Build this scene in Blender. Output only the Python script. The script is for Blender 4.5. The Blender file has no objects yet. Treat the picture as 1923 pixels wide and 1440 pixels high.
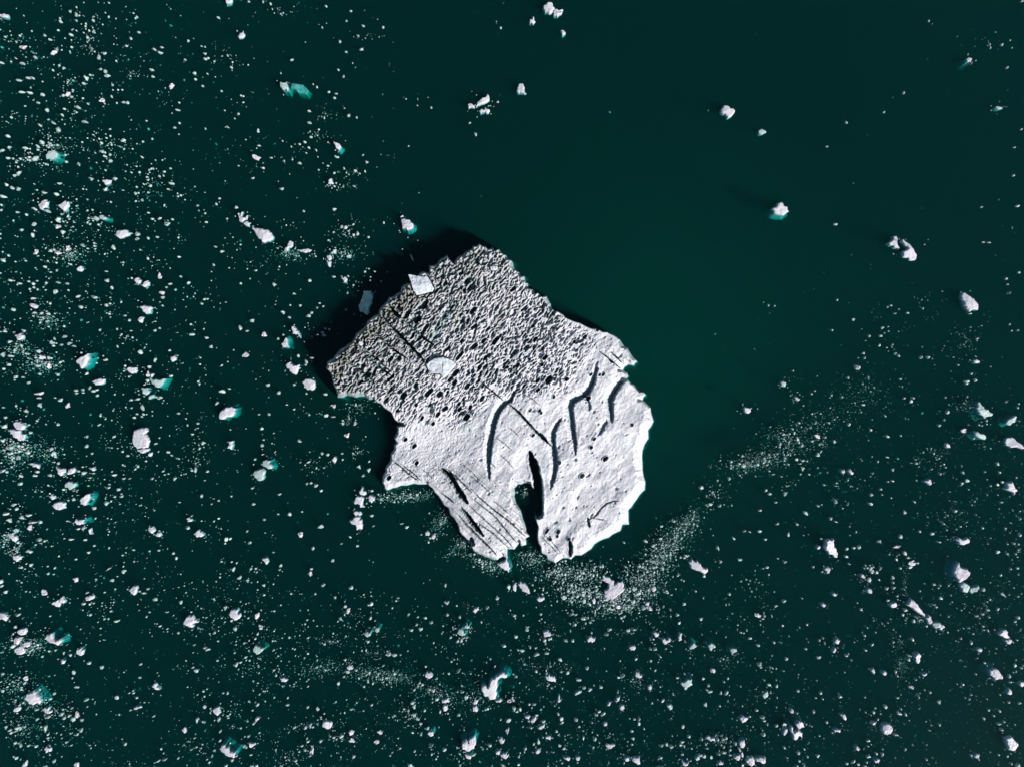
import bpy, math, random
import numpy as np

# ------------------------------------------------------------------ camera, light, exposure
SC = bpy.context.scene
COL = SC.collection
CAM_H = 128.2                      # drone height over the water, metres
PX = 0.1                           # metres of water per photograph pixel at the waterline

cam_data = bpy.data.cameras.new('camera')
cam_data.lens = 24.0
cam_data.sensor_width = 36.0
cam_data.clip_start = 1.0
cam_data.clip_end = 6000.0
cam = bpy.data.objects.new('camera', cam_data)
COL.objects.link(cam)
cam.location = (0, 0, CAM_H)
cam.rotation_euler = (0, 0, 0)
SC.camera = cam

SUN_EL = math.radians(33)
SUN_AZ = math.atan2(-0.60, 0.80)   # direction towards the sun, in the xy plane (x right, y up in the picture)
world = bpy.data.worlds.new('World')
SC.world = world
world.use_nodes = True
wn = world.node_tree
wn.nodes.clear()
sky = wn.nodes.new('ShaderNodeTexSky')
sky.sky_type = 'NISHITA'
sky.sun_disc = False
sky.dust_density = 0.3
sky.sun_elevation = SUN_EL
sky.sun_rotation = math.pi / 2 - SUN_AZ
bg = wn.nodes.new('ShaderNodeBackground')
bg.inputs['Strength'].default_value = 0.065
wo = wn.nodes.new('ShaderNodeOutputWorld')
wn.links.new(sky.outputs[0], bg.inputs['Color'])
wn.links.new(bg.outputs[0], wo.inputs['Surface'])

sun_data = bpy.data.lights.new('sun', 'SUN')
sun_data.energy = 5.0
sun_data.angle = math.radians(0.5)
sun_data.color = (1.0, 0.955, 0.93)
sun = bpy.data.objects.new('sun', sun_data)
COL.objects.link(sun)
sun.rotation_euler = (math.pi / 2 - SUN_EL, 0, SUN_AZ + math.pi / 2)
sun.location = (60, -50, 100)

SC.view_settings.view_transform = 'Standard'
SC.view_settings.look = 'None'
SC.view_settings.exposure = 1.12
SC.view_settings.gamma = 1.0
SC.view_settings.use_curve_mapping = False
SC.render.engine = 'CYCLES'
SC.cycles.use_denoising = True
SC.cycles.max_bounces = 8
SC.cycles.diffuse_bounces = 2
SC.cycles.glossy_bounces = 2
SC.cycles.volume_bounces = 3
SC.cycles.transparent_max_bounces = 8
SC.cycles.caustics_reflective = False
SC.cycles.caustics_refractive = False

# ------------------------------------------------------------------ helpers
rng = np.random.default_rng(11)
rnd = random.Random(5)


def to_world(px, py, z):
    """photograph pixel -> world xy of the point that stands at height z there"""
    k = PX * (CAM_H - z) / CAM_H
    return (px - 961.5) * k, -(py - 720.0) * k


def smooth(a, b, x):
    t = np.clip((x - a) / (b - a), 0, 1)
    return t * t * (3 - 2 * t)


_perm = rng.permutation(4096)
_gang = rng.random(4096) * 2 * math.pi


def gnoise(x, y, seed=0):
    xi = np.floor(x).astype(np.int64); yi = np.floor(y).astype(np.int64)
    xf = x - xi; yf = y - yi
    u = xf * xf * xf * (xf * (xf * 6 - 15) + 10); v = yf * yf * yf * (yf * (yf * 6 - 15) + 10)

    def g(ix, iy, fx, fy):
        h = _gang[_perm[(_perm[(ix + seed * 57) & 4095] + iy) & 4095]]
        return np.cos(h) * fx + np.sin(h) * fy
    a = g(xi, yi, xf, yf); b = g(xi + 1, yi, xf - 1, yf)
    c = g(xi, yi + 1, xf, yf - 1); d = g(xi + 1, yi + 1, xf - 1, yf - 1)
    return 1.5 * (a * (1 - u) * (1 - v) + b * u * (1 - v) + c * (1 - u) * v + d * u * v)


def fbm(x, y, octs=4, seed=0):
    s = 0; a = 1.0; t = 0
    for k in range(octs):
        s = s + a * gnoise(x * 2 ** k + 13.7 * k, y * 2 ** k - 7.3 * k, seed + k)
        t += a; a *= 0.5
    return s / t


def cells(x, y, seed=0):
    """nearest-feature cellular noise: distance, second distance, random value of the cell"""
    xi = np.floor(x).astype(np.int64); yi = np.floor(y).astype(np.int64)
    f1 = np.full(x.shape, 9.0); f2 = np.full(x.shape, 9.0); val = np.zeros(x.shape)
    for dx in (-1, 0, 1):
        for dy in (-1, 0, 1):
            h = _perm[(_perm[(xi + dx + seed * 31) & 4095] + yi + dy) & 4095]
            cx = xi + dx + _gang[h] / 6.2832 ; cy = yi + dy + _gang[_perm[h]] / 6.2832
            d = np.hypot(x - cx, y - cy)
            v = _gang[_perm[_perm[h]]] / 6.2832
            nearer = d < f1
            f2 = np.where(nearer, f1, np.minimum(f2, d))
            val = np.where(nearer, v, val)
            f1 = np.where(nearer, d, f1)
    return f1, f2, val


def poly_sdf(P, X, Y):
    """signed distance to a closed polygon, positive inside"""
    P = np.asarray(P, float)
    d = np.full(X.shape, 1e9); inside = np.zeros(X.shape, bool)
    n = len(P)
    for i in range(n):
        ax, ay = P[i]; bx, by = P[(i + 1) % n]
        ex, ey = bx - ax, by - ay
        t = np.clip(((X - ax) * ex + (Y - ay) * ey) / (ex * ex + ey * ey + 1e-9), 0, 1)
        d = np.minimum(d, np.hypot(X - ax - t * ex, Y - ay - t * ey))
        if ay != by:
            c = ((ay > Y) != (by > Y)) & (X < (bx - ax) * (Y - ay) / (by - ay) + ax)
            inside ^= c
    return np.where(inside, d, -d)


def line_dist(P, X, Y):
    """distance to a polyline, side (+1 = right of travel as seen), position along it 0..1"""
    P = np.asarray(P, float)
    L = np.hypot(*(P[1:] - P[:-1]).T); cum = np.r_[0, np.cumsum(L)]; tot = cum[-1]
    d = np.full(X.shape, 1e9); side = np.zeros(X.shape); pos = np.zeros(X.shape)
    for i in range(len(P) - 1):
        ax, ay = P[i]; ex, ey = P[i + 1] - P[i]
        t = np.clip(((X - ax) * ex + (Y - ay) * ey) / (ex * ex + ey * ey + 1e-9), 0, 1)
        dd = np.hypot(X - ax - t * ex, Y - ay - t * ey)
        near = dd < d
        cr = ex * (Y - ay) - ey * (X - ax)
        side = np.where(near, np.where(cr < 0, 1.0, -1.0), side)
        pos = np.where(near, (cum[i] + t * L[i]) / tot, pos)
        d = np.where(near, dd, d)
    return d, side, pos


def link_mesh(name, verts, faces, mat, parent=None, flat=True):
    me = bpy.data.meshes.new(name)
    verts = np.asarray(verts, np.float32); 
    if isinstance(faces, np.ndarray):
        nf, k = faces.shape
        me.vertices.add(len(verts)); me.vertices.foreach_set('co', verts.ravel())
        me.loops.add(nf * k); me.loops.foreach_set('vertex_index', faces.astype(np.int32).ravel())
        me.polygons.add(nf); me.polygons.foreach_set('loop_start', np.arange(0, nf * k, k, dtype=np.int32))
        me.update(calc_edges=True); me.validate()
    else:
        me.from_pydata([tuple(map(float, v)) for v in verts], [], faces)
    if not flat:
        me.polygons.foreach_set('use_smooth', np.ones(len(me.polygons), bool))
    me.materials.append(mat)
    me.update()
    o = bpy.data.objects.new(name, me)
    COL.objects.link(o)
    if parent: o.parent = parent
    return o


def tag(o, label=None, cat=None, group=None, kind=None):
    if label: o['label'] = label
    if cat: o['category'] = cat
    if group: o['group'] = group
    if kind: o['kind'] = kind
    return o


# ------------------------------------------------------------------ materials
def new_mat(name):
    m = bpy.data.materials.new(name); m.use_nodes = True
    m.node_tree.nodes.clear()
    return m, m.node_tree.nodes, m.node_tree.links


def water_material():
    m, N, L = new_mat('glacial_water')
    out = N.new('ShaderNodeOutputMaterial')
    tr = N.new('ShaderNodeBsdfTransparent')
    gl = N.new('ShaderNodeBsdfGlossy'); gl.inputs['Roughness'].default_value = 0.01
    fr = N.new('ShaderNodeFresnel'); fr.inputs['IOR'].default_value = 1.25
    tc = N.new('ShaderNodeTexCoord')
    mp = N.new('ShaderNodeMapping'); mp.inputs['Scale'].default_value = (0.8, 1.1, 1)
    nz = N.new('ShaderNodeTexNoise'); nz.inputs['Scale'].default_value = 0.9; nz.inputs['Detail'].default_value = 3
    bp = N.new('ShaderNodeBump'); bp.inputs['Strength'].default_value = 0.012; bp.inputs['Distance'].default_value = 0.1
    mx = N.new('ShaderNodeMixShader')
    L.new(tc.outputs['Object'], mp.inputs['Vector']); L.new(mp.outputs[0], nz.inputs['Vector'])
    L.new(nz.outputs[0], bp.inputs['Height']); L.new(bp.outputs[0], gl.inputs['Normal']); L.new(bp.outputs[0], fr.inputs['Normal'])
    ge = N.new('ShaderNodeNewGeometry'); iv = N.new('ShaderNodeMath'); iv.operation = 'SUBTRACT'; iv.inputs[0].default_value = 1.0
    ml = N.new('ShaderNodeMath'); ml.operation = 'MULTIPLY'
    L.new(ge.outputs['Backfacing'], iv.inputs[1]); L.new(fr.outputs[0], ml.inputs[0]); L.new(iv.outputs[0], ml.inputs[1])
    L.new(ml.outputs[0], mx.inputs[0]); L.new(tr.outputs[0], mx.inputs[1]); L.new(gl.outputs[0], mx.inputs[2])
    L.new(mx.outputs[0], out.inputs['Surface'])
    sc = N.new('ShaderNodeVolumeScatter'); ab = N.new('ShaderNodeVolumeAbsorption'); ad = N.new('ShaderNodeAddShader')
    sc.inputs['Color'].default_value = (0.004, 0.95, 0.97, 1); sc.inputs['Density'].default_value = 0.0130
    sc.inputs['Anisotropy'].default_value = 0.0
    ab.inputs['Color'].default_value = (0.0, 0.78, 0.745, 1); ab.inputs['Density'].default_value = 1.15
    L.new(sc.outputs[0], ad.inputs[0]); L.new(ab.outputs[0], ad.inputs[1]); L.new(ad.outputs[0], out.inputs['Volume'])
    return m


def ice_material(name, white, bump=0.3, scale=3.0, attr=False, rough=0.55, low=0.72):
    m, N, L = new_mat(name)
    out = N.new('ShaderNodeOutputMaterial')
    pr = N.new('ShaderNodeBsdfPrincipled')
    pr.inputs['Roughness'].default_value = rough
    pr.inputs['IOR'].default_value = 1.31
    tc = N.new('ShaderNodeTexCoord')
    nz = N.new('ShaderNodeTexNoise'); nz.inputs['Scale'].default_value = scale; nz.inputs['Detail'].default_value = 5
    nz.inputs['Roughness'].default_value = 0.65
    L.new(tc.outputs['Object'], nz.inputs['Vector'])
    rp = N.new('ShaderNodeValToRGB')
    w = white
    rp.color_ramp.elements[0].position = 0.30; rp.color_ramp.elements[0].color = (w[0] * low, w[1] * (low + .08), w[2] * (low + .08), 1)
    rp.color_ramp.elements[1].position = 0.62; rp.color_ramp.elements[1].color = (w[0], w[1], w[2], 1)
    L.new(nz.outputs[0], rp.inputs[0])
    col = rp.outputs[0]
    if attr:
        at = N.new('ShaderNodeAttribute'); at.attribute_name = 'ice_kind_and_shade'      # r dirt, g clear blue-green ice and painted recess shade
        sp = N.new('ShaderNodeSeparateColor'); L.new(at.outputs['Color'], sp.inputs[0])
        m1 = N.new('ShaderNodeMix'); m1.data_type = 'RGBA'
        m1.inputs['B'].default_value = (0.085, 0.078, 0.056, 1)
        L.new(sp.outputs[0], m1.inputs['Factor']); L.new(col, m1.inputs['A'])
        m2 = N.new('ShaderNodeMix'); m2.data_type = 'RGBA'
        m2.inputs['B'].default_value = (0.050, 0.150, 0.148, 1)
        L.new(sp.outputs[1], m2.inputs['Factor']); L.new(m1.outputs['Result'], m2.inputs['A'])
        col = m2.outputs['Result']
    L.new(col, pr.inputs['Base Color'])
    n2 = N.new('ShaderNodeTexNoise'); n2.inputs['Scale'].default_value = scale * 2.2; n2.inputs['Detail'].default_value = 6
    L.new(tc.outputs['Object'], n2.inputs['Vector'])
    bp = N.new('ShaderNodeBump'); bp.inputs['Strength'].default_value = bump; bp.inputs['Distance'].default_value = 0.15
    L.new(n2.outputs[0], bp.inputs['Height']); L.new(bp.outputs[0], pr.inputs['Normal'])
    L.new(pr.outputs[0], out.inputs['Surface'])
    return m


WHITE = (0.362, 0.349, 0.362)
M_WATER = water_material()
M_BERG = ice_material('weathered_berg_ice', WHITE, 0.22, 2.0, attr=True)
M_SLAB = ice_material('bare_blue_ice', (0.26, 0.44, 0.36), 0.8, 0.9, low=0.45)
M_FLOE = ice_material('floe_ice', (0.335, 0.32, 0.34), 0.4, 1.6)
M_PALE = ice_material('pale_wet_ice', (0.22, 0.275, 0.265), 0.4, 1.6)
M_GREY = ice_material('grey_melting_ice', (0.145, 0.20, 0.19), 0.4, 1.6)
M_BLOCK = ice_material('fresh_ice_block', (0.345, 0.36, 0.375), 0.5, 1.3)
M_BRASH = ice_material('brash_ice', (0.24, 0.315, 0.295), 0.3, 0.9, low=0.34)
M_BED = new_mat('added_bed_green')[0]  # even green of the added bed that brightens the water
_N = M_BED.node_tree.nodes; _b = _N.new('ShaderNodeBsdfDiffuse'); _b.inputs['Color'].default_value = (0.10, 0.17, 0.15, 1)
_n = _N.new('ShaderNodeOutputMaterial'); M_BED.node_tree.links.new(_b.outputs[0], _n.inputs['Surface'])

# ------------------------------------------------------------------ the setting
R, D = 2500.0, 14.0
v = [(-R, -R, -D), (R, -R, -D), (R, R, -D), (-R, R, -D), (-R, -R, 0), (R, -R, 0), (R, R, 0), (-R, R, 0)]
f = [(0, 3, 2, 1), (4, 5, 6, 7), (0, 1, 5, 4), (1, 2, 6, 5), (2, 3, 7, 6), (3, 0, 4, 7)]
water = link_mesh('water', v, f, M_WATER)
tag(water, 'dark teal glacial meltwater, calm and murky', kind='structure')
# added bed, shaped to brighten the water right of the berg and darken outwards
ax = np.r_[-2600, -900, -400, np.linspace(-200, 200, 81), 400, 900, 2600]
BX, BY = np.meshgrid(ax, ax)
brightening_rise = np.exp(-(((BX - 24) / 66) ** 2 + ((BY - 8) / 52) ** 2))
BZ = -8.2 + 3.5 * brightening_rise + 0.8 * fbm(BX / 45 + 3, BY / 45, 3, 201) * np.exp(-((BX / 300) ** 2 + (BY / 300) ** 2))
nb = len(ax); bi = np.arange(nb * nb).reshape(nb, nb)
bq = np.stack([bi[:-1, :-1].ravel(), bi[:-1, 1:].ravel(), bi[1:, 1:].ravel(), bi[1:, :-1].ravel()], 1)
bed = link_mesh('added_bed', np.stack([BX.ravel(), BY.ravel(), BZ.ravel()], 1), bq, M_BED, flat=False)
tag(bed, 'added green bed, raised right of the iceberg to brighten the murky water', kind='structure')


# ------------------------------------------------------------------ height-field ice (the berg and the larger floes)
def field_mesh(name, X, Y, Z, keep, mat, parent=None, kind_shade_rg=None, Zproj=None, flat=False):
    """X, Y: photograph pixels of the grid; Z heights; keep: mask of the grid points to use"""
    ny, nx = X.shape
    zp = Z if Zproj is None else Zproj
    wx, wy = to_world(X, Y, zp)
    quad = keep[:-1, :-1] & keep[1:, :-1] & keep[:-1, 1:] & keep[1:, 1:]
    idx = np.arange(ny * nx).reshape(ny, nx)
    q = np.stack([idx[:-1, :-1][quad], idx[1:, :-1][quad], idx[1:, 1:][quad], idx[:-1, 1:][quad]], 1)
    used = np.unique(q); remap = np.full(ny * nx, -1); remap[used] = np.arange(len(used))
    V = np.stack([wx.ravel()[used], wy.ravel()[used], Z.ravel()[used]], 1)
    c = V.mean(0); c[2] = 0
    o = link_mesh(name, V - c, remap[q], mat, parent, flat=flat)
    o.location = c if parent is None else (c - np.array(parent.location))
    if kind_shade_rg is not None:
        a = o.data.color_attributes.new('ice_kind_and_shade', 'FLOAT_COLOR', 'POINT')
        rgba = np.ones((len(used), 4), np.float32)
        for k, arr in enumerate(kind_shade_rg): rgba[:, k] = arr.ravel()[used]
        rgba[:, 2] = 0
        a.data.foreach_set('color', rgba.ravel())
    return o


BERG = [(888,461),(894,463),(900,457),(906,462),(912,463),(918,468),(925,464),(929,471),(937,468),(941,474),(950,479),(955,487),(962,491),(964,501),
 (968,507),(974,511),(978,518),(985,519),(986,527),(991,532),(992,541),(1001,543),(1004,551),(1013,551),(1015,557),(1026,556),(1030,564),(1034,571),(1037,580),
 (1050,586),(1062,596),(1078,603),(1098,611),(1112,617),(1125,619),(1140,623),(1152,629),(1164,638),(1172,650),(1183,662),(1197,679),(1190,687),(1173,689),(1170,695),(1180,706),(1178,711),
 (1190,722),(1203,735),(1213,741),(1207,751),(1222,766),(1225,782),(1223,800),(1218,822),(1207,845),(1206,860),(1207,882),(1212,904),(1211,919),(1200,930),(1190,945),(1180,957),(1181,984),
 (1165,996),(1150,1003),(1135,1011),(1124,1016),(1110,1030),(1092,1042),(1072,1050),(1058,1047),(1043,1057),(1028,1050),(1016,1038),(1011,1020),(1009,1000),(1007,980),(1006,962),(1010,950),(1008,935),
 (1003,918),(996,908),(985,906),(972,909),(966,916),(966,930),(970,945),(978,958),(982,973),(988,990),(995,1006),(987,1010),(988,1022),(978,1024),(976,1018),(966,1031),(953,1030),(954,1049),
 (945,1044),(934,1051),(918,1047),(903,1041),(893,1036),(885,1027),(883,1016),(872,1008),(862,997),(857,981),(845,966),(833,948),(822,930),(812,917),(803,909),
 (785,909),(765,911),(745,915),(730,920),(722,917),(717,905),(718,895),(724,884),(726,874),(733,862),(733,852),(740,842),(744,830),(740,822),(745,812),(744,800),(757,797),(747,793),(738,783),
 (727,770),(715,759),(702,749),(685,744),(668,746),(652,742),(634,746),(630,730),(624,714),(620,700),(612,692),(614,680),(626,673),(632,664),(640,655),(655,645),(664,637),(668,627),(680,618),(688,609),(697,598),(710,590),(716,576),
 (727,566),(739,557),(752,548),(757,536),(768,532),(781,520),(789,511),(806,513),(806,498),(820,496),(828,486),(839,479),(845,487),(852,494),(858,484),(868,480),(874,474),(881,470)]


def jag(P, amp, seed, minlen=5.0, rounds=2):
    r = random.Random(seed); P = [tuple(p) for p in P]
    for k in range(rounds):
        Q = []
        for i in range(len(P)):
            a = P[i]; b = P[(i + 1) % len(P)]
            Q.append(a)
            l = math.hypot(b[0] - a[0], b[1] - a[1])
            if l > minlen:
                s = r.gauss(0, amp * l); nx, ny = -(b[1] - a[1]) / l, (b[0] - a[0]) / l
                t = r.uniform(.38, .62)
                Q.append((a[0] + (b[0] - a[0]) * t + nx * s, a[1] + (b[1] - a[1]) * t + ny * s))
        P = Q
    return P


# crevasses: points, half width at the middle (px), depth (m), share of the width that is the gentle sunlit wall, taper power
CREV = [
 ([(972,724),(964,738),(958,750),(946,756),(934,770),(926,788),(921,812),(916,845),(915,872),(919,902)], 8.5, 1.55, 1),
 ([(1121,679),(1119,692),(1111,718),(1101,736),(1087,743),(1073,752),(1068,764),(1070,786),(1074,810),(1079,837),(1080,856)], 9.5, 1.5, 1),
 ([(1056,782),(1044,797),(1037,812),(1036,830),(1039,848),(1041,872),(1038,898),(1033,920)], 8.0, 1.4, 1),
 ([(1181,708),(1165,716),(1152,732),(1143,750),(1144,768),(1149,794)], 10, 1.5, 1),
 ([(1140,786),(1131,796),(1123,818)], 8, .6, 1),
 ([(1098,742),(1101,756),(1106,772)], 8, .6, 1),
 ([(995,845),(999,862),(1005,882),(1010,905),(1012,930),(1012,966)], 8.5, 16, 0),
 ([(826,878),(843,891),(853,907),(861,922),(870,932),(879,947)], 6.5, 5.0, 0),
 ([(864,952),(877,967),(890,985),(909,1007)], 5.0, 5.0, 0),
 ([(1163,939),(1150,941),(1139,945),(1129,954),(1120,966),(1113,972),(1104,974)], 1.7, 0.45, 0),
 ([(1112,972),(1124,974),(1138,978)], 1.0, 0.4, 0),
 ([(1103,971),(1105,984),(1108,990)], 4, 1.2, 1),
 ([(1070,1014),(1072,1030),(1071,1047)], 4.5, 2.4, 0),
 ([(882,1008),(887,1016),(889,1026)], 3.5, 2.0, 0),
 ([(728,572),(742,588),(752,596)], 3.5, 2.5, 0),
 ([(752,596),(775,617),(797,636),(817,650)], 2.5, 2.4, 0),
 ([(722,603),(736,616),(760,640),(782,662),(800,682)], 3.8, 3.4, 0),
 ([(698,619),(716,636),(740,657),(765,674)], 2.2, 1.9, 0),
 ([(672,652),(690,668),(712,688),(738,708)], 2.4, 2.0, 0),
 ([(653,680),(672,692),(702,716)], 2.0, 1.7, 0),
 ([(682,655),(710,676),(733,698)], 1.9, 1.7, 0),
 ([(742,702),(731,712),(724,718)], 3.5, 2.2, 0),
 ([(896,712),(920,731),(945,752)], 1.3, 1.3, 0),
 ([(953,756),(975,775),(1000,803),(1022,826),(1037,838)], 2.4, 2.5, 0),
 ([(1013,812),(1030,832)], 3.0, 1.8, 0),
 ([(893,928),(925,955),(955,978),(988,1009)], 1.5, 0.9, 0),
 ([(890,938),(925,965),(950,995),(973,1022)], 1.3, 0.8, 0),
 ([(880,948),(915,980),(945,1007),(965,1030)], 1.1, 0.7, 0),
 ([(897,981),(925,1000),(957,1030)], 1.2, 0.7, 0),
 ([(840,880),(862,900),(885,924)], 1.2, 0.9, 0),
 ([(861,966),(875,984),(903,1012),(920,1028),(934,1044)], 1.8, 1.5, 0),
 ([(735,862),(750,874),(765,888),(785,903)], 1.2, 1.0, 0),
 ([(752,870),(775,888),(793,905)], 0.9, 0.7, 0),
 ([(1146,660),(1158,671),(1167,681)], 1.3, 1.2, 0),
 ([(1124,658),(1140,671),(1152,681),(1166,692)], 1.2, 1.0, 0),
 ([(1143,674),(1152,682)], 2.2, 1.2, 0),
 ([(828,925),(838,932),(852,943)], 1.2, 1.0, 0),
 ([(885,482),(905,500)], 1.2, 1.0, 0),
]
for k, (a, b) in enumerate([((790,930-50),(812,898)), ((868,870),(900,902)), ((912,862),(930,878)), ((870,905),(905,940)), ((1013,1005),(1048,1040)), ((1018,1000),(1052,1036)),
                            ((925,940),(955,965)), ((985,740),(1015,762)), ((930,820),(960,845)), ((952,800),(975,820)), ((935,850),(965,880)), ((880,890),(925,930))]):
    CREV.append(([a, ((a[0] + b[0]) / 2 + 1, (a[1] + b[1]) / 2 - 1), b], 0.8, 0.35, 0))

# big melt pits: x, y, length, width (px), depth (m)
PITS = [(911,672,11,6,2),(1024,671,11,6,2),(972,686,10,6,2),(1018,685,6,5,1.5),(1031,713,17,10,2.8),(1010,714,11,5,1.8),(1064,712,8,6,1.6),(1010,732,9,5,1.6),
 (905,748,12,6,1.8),(1133,703,7,4,1.4),(1126,704,5,3,1.2),(1110,703,7,4,1.4),(996,770,8,3,1.4),(1013,771,6,5,1.2),(1116,824,6,4,1.5),(1110,840,6,5,1.6),(1137,861,11,6,2.2),(1001,817,7,4,1.2),
 (1187,798,6,4,1),(1105,748,9,6,2),(876,783,14,9,3),(835,767,13,7,2.4),(853,718,12,7,2.4),(761,825,8,6,2),(782,869,9,6,2),(730,897,9,7,2.2),(781,760,7,6,1.8),(757,743,16,10,2.8),(805,737,20,8,2.6),
 (825,740,12,9,2.6),(733,675,14,7,2.4),(877,725,14,7,2.2),(813,795,8,6,1.5),(822,778,11,6,2),(863,768,10,6,2),(780,723,12,7,2.2),(677,718,12,6,2),(792,785,10,5,2),(870,750,6,5,1.5),(862,758,7,5,1.5),
 (883,765,9,5,1.6),(778,837,10,6,1.7),(783,600,17,10,3),(888,583,16,7,2.6),(897,598,9,5,2),(890,613,14,6,2.4),(890,650,15,8,2.5),(867,640,10,6,2),(1023,672,10,6,2),(1005,637,11,6,2),(1040,587,11,6,2),
 (1098,633,9,5,1.6),(1078,642,7,5,1.4),(930,640,17,7,2.6),(908,640,12,6,2.4),(963,543,13,6,2.4),(1000,612,10,5,2),(1122,620,6,5,1.8),(1027,997,11,4,1.7),(1033,1012,6,5,1.4),(1048,998,8,6,1.8),
 (1068,1012,6,5,1.6),(1046,1006,5,5,1.5),(855,700,16,8,2.8),(845,712,12,6,2),(863,668,20,6,2.6),(900,690,9,6,2),(840,655,12,6,2.2),(795,572,24,9,2.6),(765,590,20,8,2.4),(748,575,10,6,2),(1020,655,8,4,1.4),
 (1016,775,5,4,1),(1050,868,7,6,1),(1093,893,9,6,.8),(1073,1030,6,4,1.2),(806,760,9,5,1.8),(746,770,8,5,1.5),(953,690,6,4,1.2),(930,700,6,5,1.2),(965,700,5,4,1.1),(1040,745,6,4,1)]

CHUNKS_ON_BERG = [
 ([(766,516),(778,517),(790,519),(802,518),(808,527),(816,542),(812,548),(798,552),(783,556),(777,548),(773,535)], 0.9,
  'smooth grey-white angular ice slab resting on the dirty upper left rim of the iceberg'),
 ([(800,684),(815,673),(832,670),(850,677),(857,684),(848,696),(838,707),(833,711),(826,702),(811,701),(803,693)], 0.9,
  'bright white ice block with blue-green shading wedged in the pitted plateau'),
 ([(674,642),(679,641),(681,646),(679,650),(675,649),(673,646)], 0.5,
  'little white ice lump lying on the dirty far left flank of the iceberg'),
 ([(919,502),(926,499),(934,500),(935,505),(930,509),(922,508)], 0.5,
  'small smooth pale ice patch lying near the top tip of the iceberg'),
]

step = 0.85
gx = np.arange(596, 1262, step); gy = np.arange(440, 1092, step)
X, Y = np.meshgrid(gx, gy)
wob = fbm(X / 16, Y / 16, 3, 3)
wob2 = fbm(X / 5, Y / 5, 3, 9)
BJ = jag(BERG, 0.10, 4, 7, 1)
sd = poly_sdf(BJ, X, Y)
gyv, gxv = np.gradient(poly_sdf(BERG, X, Y), step)
# blur of the outward direction so that it stays steady near the middle
onx, ony = -gxv, -gyv                                             # outward, picture axes (y down)

PIT_ZONE = [(590,690),(620,760),(690,752),(750,806),(868,786),(905,742),(985,700),(1030,660),(1075,606),(1000,520),(930,440),(850,450),(700,540)]
MID_ZONE = [(850,800),(930,752),(1060,735),(1120,640),(1105,600),(1020,540),(900,640)]
strong = smooth(-10, 22, poly_sdf(PIT_ZONE, X, Y) + 8 * wob)
mid = smooth(-18, 25, poly_sdf(MID_ZONE, X, Y) + 8 * wob)
calm = np.clip(1 - strong - mid, 0, 1)
# sooty, heavily rotted upper left rim
rim_pos = smooth(0.30, 1.0, -(X - 800) / 330 - (Y - 640) / 330 + 0.42)
rot = smooth(0.05, 0.75, (-(X - 920) * 0.7 - (Y - 700) * 0.7) / 250) * strong

h0 = 3.2 + 1.1 * np.clip((-(X - 930) * 0.62 - (Y - 760) * 0.70) / 280, -0.8, 1.1)
h0 = h0 - 2.1 * smooth(930, 715, X) * smooth(740, 850, Y) * smooth(1000, 930, Y)
h0 = h0 + 0.5 * smooth(860, 940, X) * smooth(1010, 950, X) * smooth(740, 860, Y)
h0 = h0 + 0.7 * fbm(X / 90, Y / 90, 3, 21) * (1 - 0.5 * strong)
h0 = np.where(Y > 905, h0 - 0.006 * (Y - 905), h0)

sunny = np.clip(onx * 0.80 + ony * 0.60, 0, 1)                    # shore that faces right and down
nw = np.clip(-onx * 0.72 - ony * 0.70, 0, 1)
wid = 1.3 + 17 * sunny * smooth(1060, 1150, X) + 9 * sunny * (1 - smooth(1060, 1150, X)) + 3 * nw ** 1.5 * smooth(960, 820, X)
wid = wid * (1 + 0.35 * wob)
t = np.clip(sd / wid, 0, 1)
prof = 0.16 * smooth(0, 0.08, t) + 0.84 * (0.45 * t + 0.55 * smooth(0.0, 1.0, t))
# the sawtooth rims are pushed about by the pits
Z = h0 * prof

# rotated coordinates: u runs up-right (the grain of the pits), v across it
ang = math.radians(52)
wx_ = X + 5 * fbm(X / 22, Y / 22, 2, 31); wy_ = Y + 5 * fbm(X / 22, Y / 22, 2, 37)
U = wx_ * math.cos(ang) - wy_ * math.sin(ang); Vv = wx_ * math.sin(ang) + wy_ * math.cos(ang)
up = np.zeros_like(Z)


def pit_layer(cu, cv, r0, r1, keep_share, seed):
    f1, f2, val = cells(U / cu, Vv / cv, seed)
    rr = np.where(val < keep_share, 1.0, 0.0) * (0.65 + 0.6 * (val / max(keep_share, 1e-3)))
    return smooth(r1, r0, f1 / np.maximum(rr, 0.05)) * (rr > 0)


p1 = pit_layer(20, 7.6, 0.22, 0.46, 0.30, 1)
p2 = pit_layer(11.5, 5.2, 0.20, 0.46, 0.72, 2)
p3 = pit_layer(7.0, 3.7, 0.20, 0.50, 0.70, 3)
ridge = 1 - np.abs(fbm(U / 14, Vv / 6.0, 3, 61)) * 3.0
ridge2 = 1 - np.abs(fbm(U / 8, Vv / 3.4, 2, 67)) * 3.0
dens = 0.55 + 0.9 * smooth(-0.25, 0.35, fbm(X / 45, Y / 45, 2, 71))
edge_in = smooth(0.0, 10, sd)
amp_s = strong * edge_in
Z = Z - amp_s * (0.85 * p1 * dens + 0.50 * p2 + 0.30 * p3) * (0.60 + 0.75 * rot)
Z = Z + amp_s * (0.22 * ridge + 0.09 * ridge2) * (0.35 + 1.3 * rot)
Z = Z - mid * edge_in * (0.75 * p2 * (dens - 0.35) + 0.32 * p3 + 0.5 * p1 * smooth(0.9, 1.3, dens))
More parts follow.
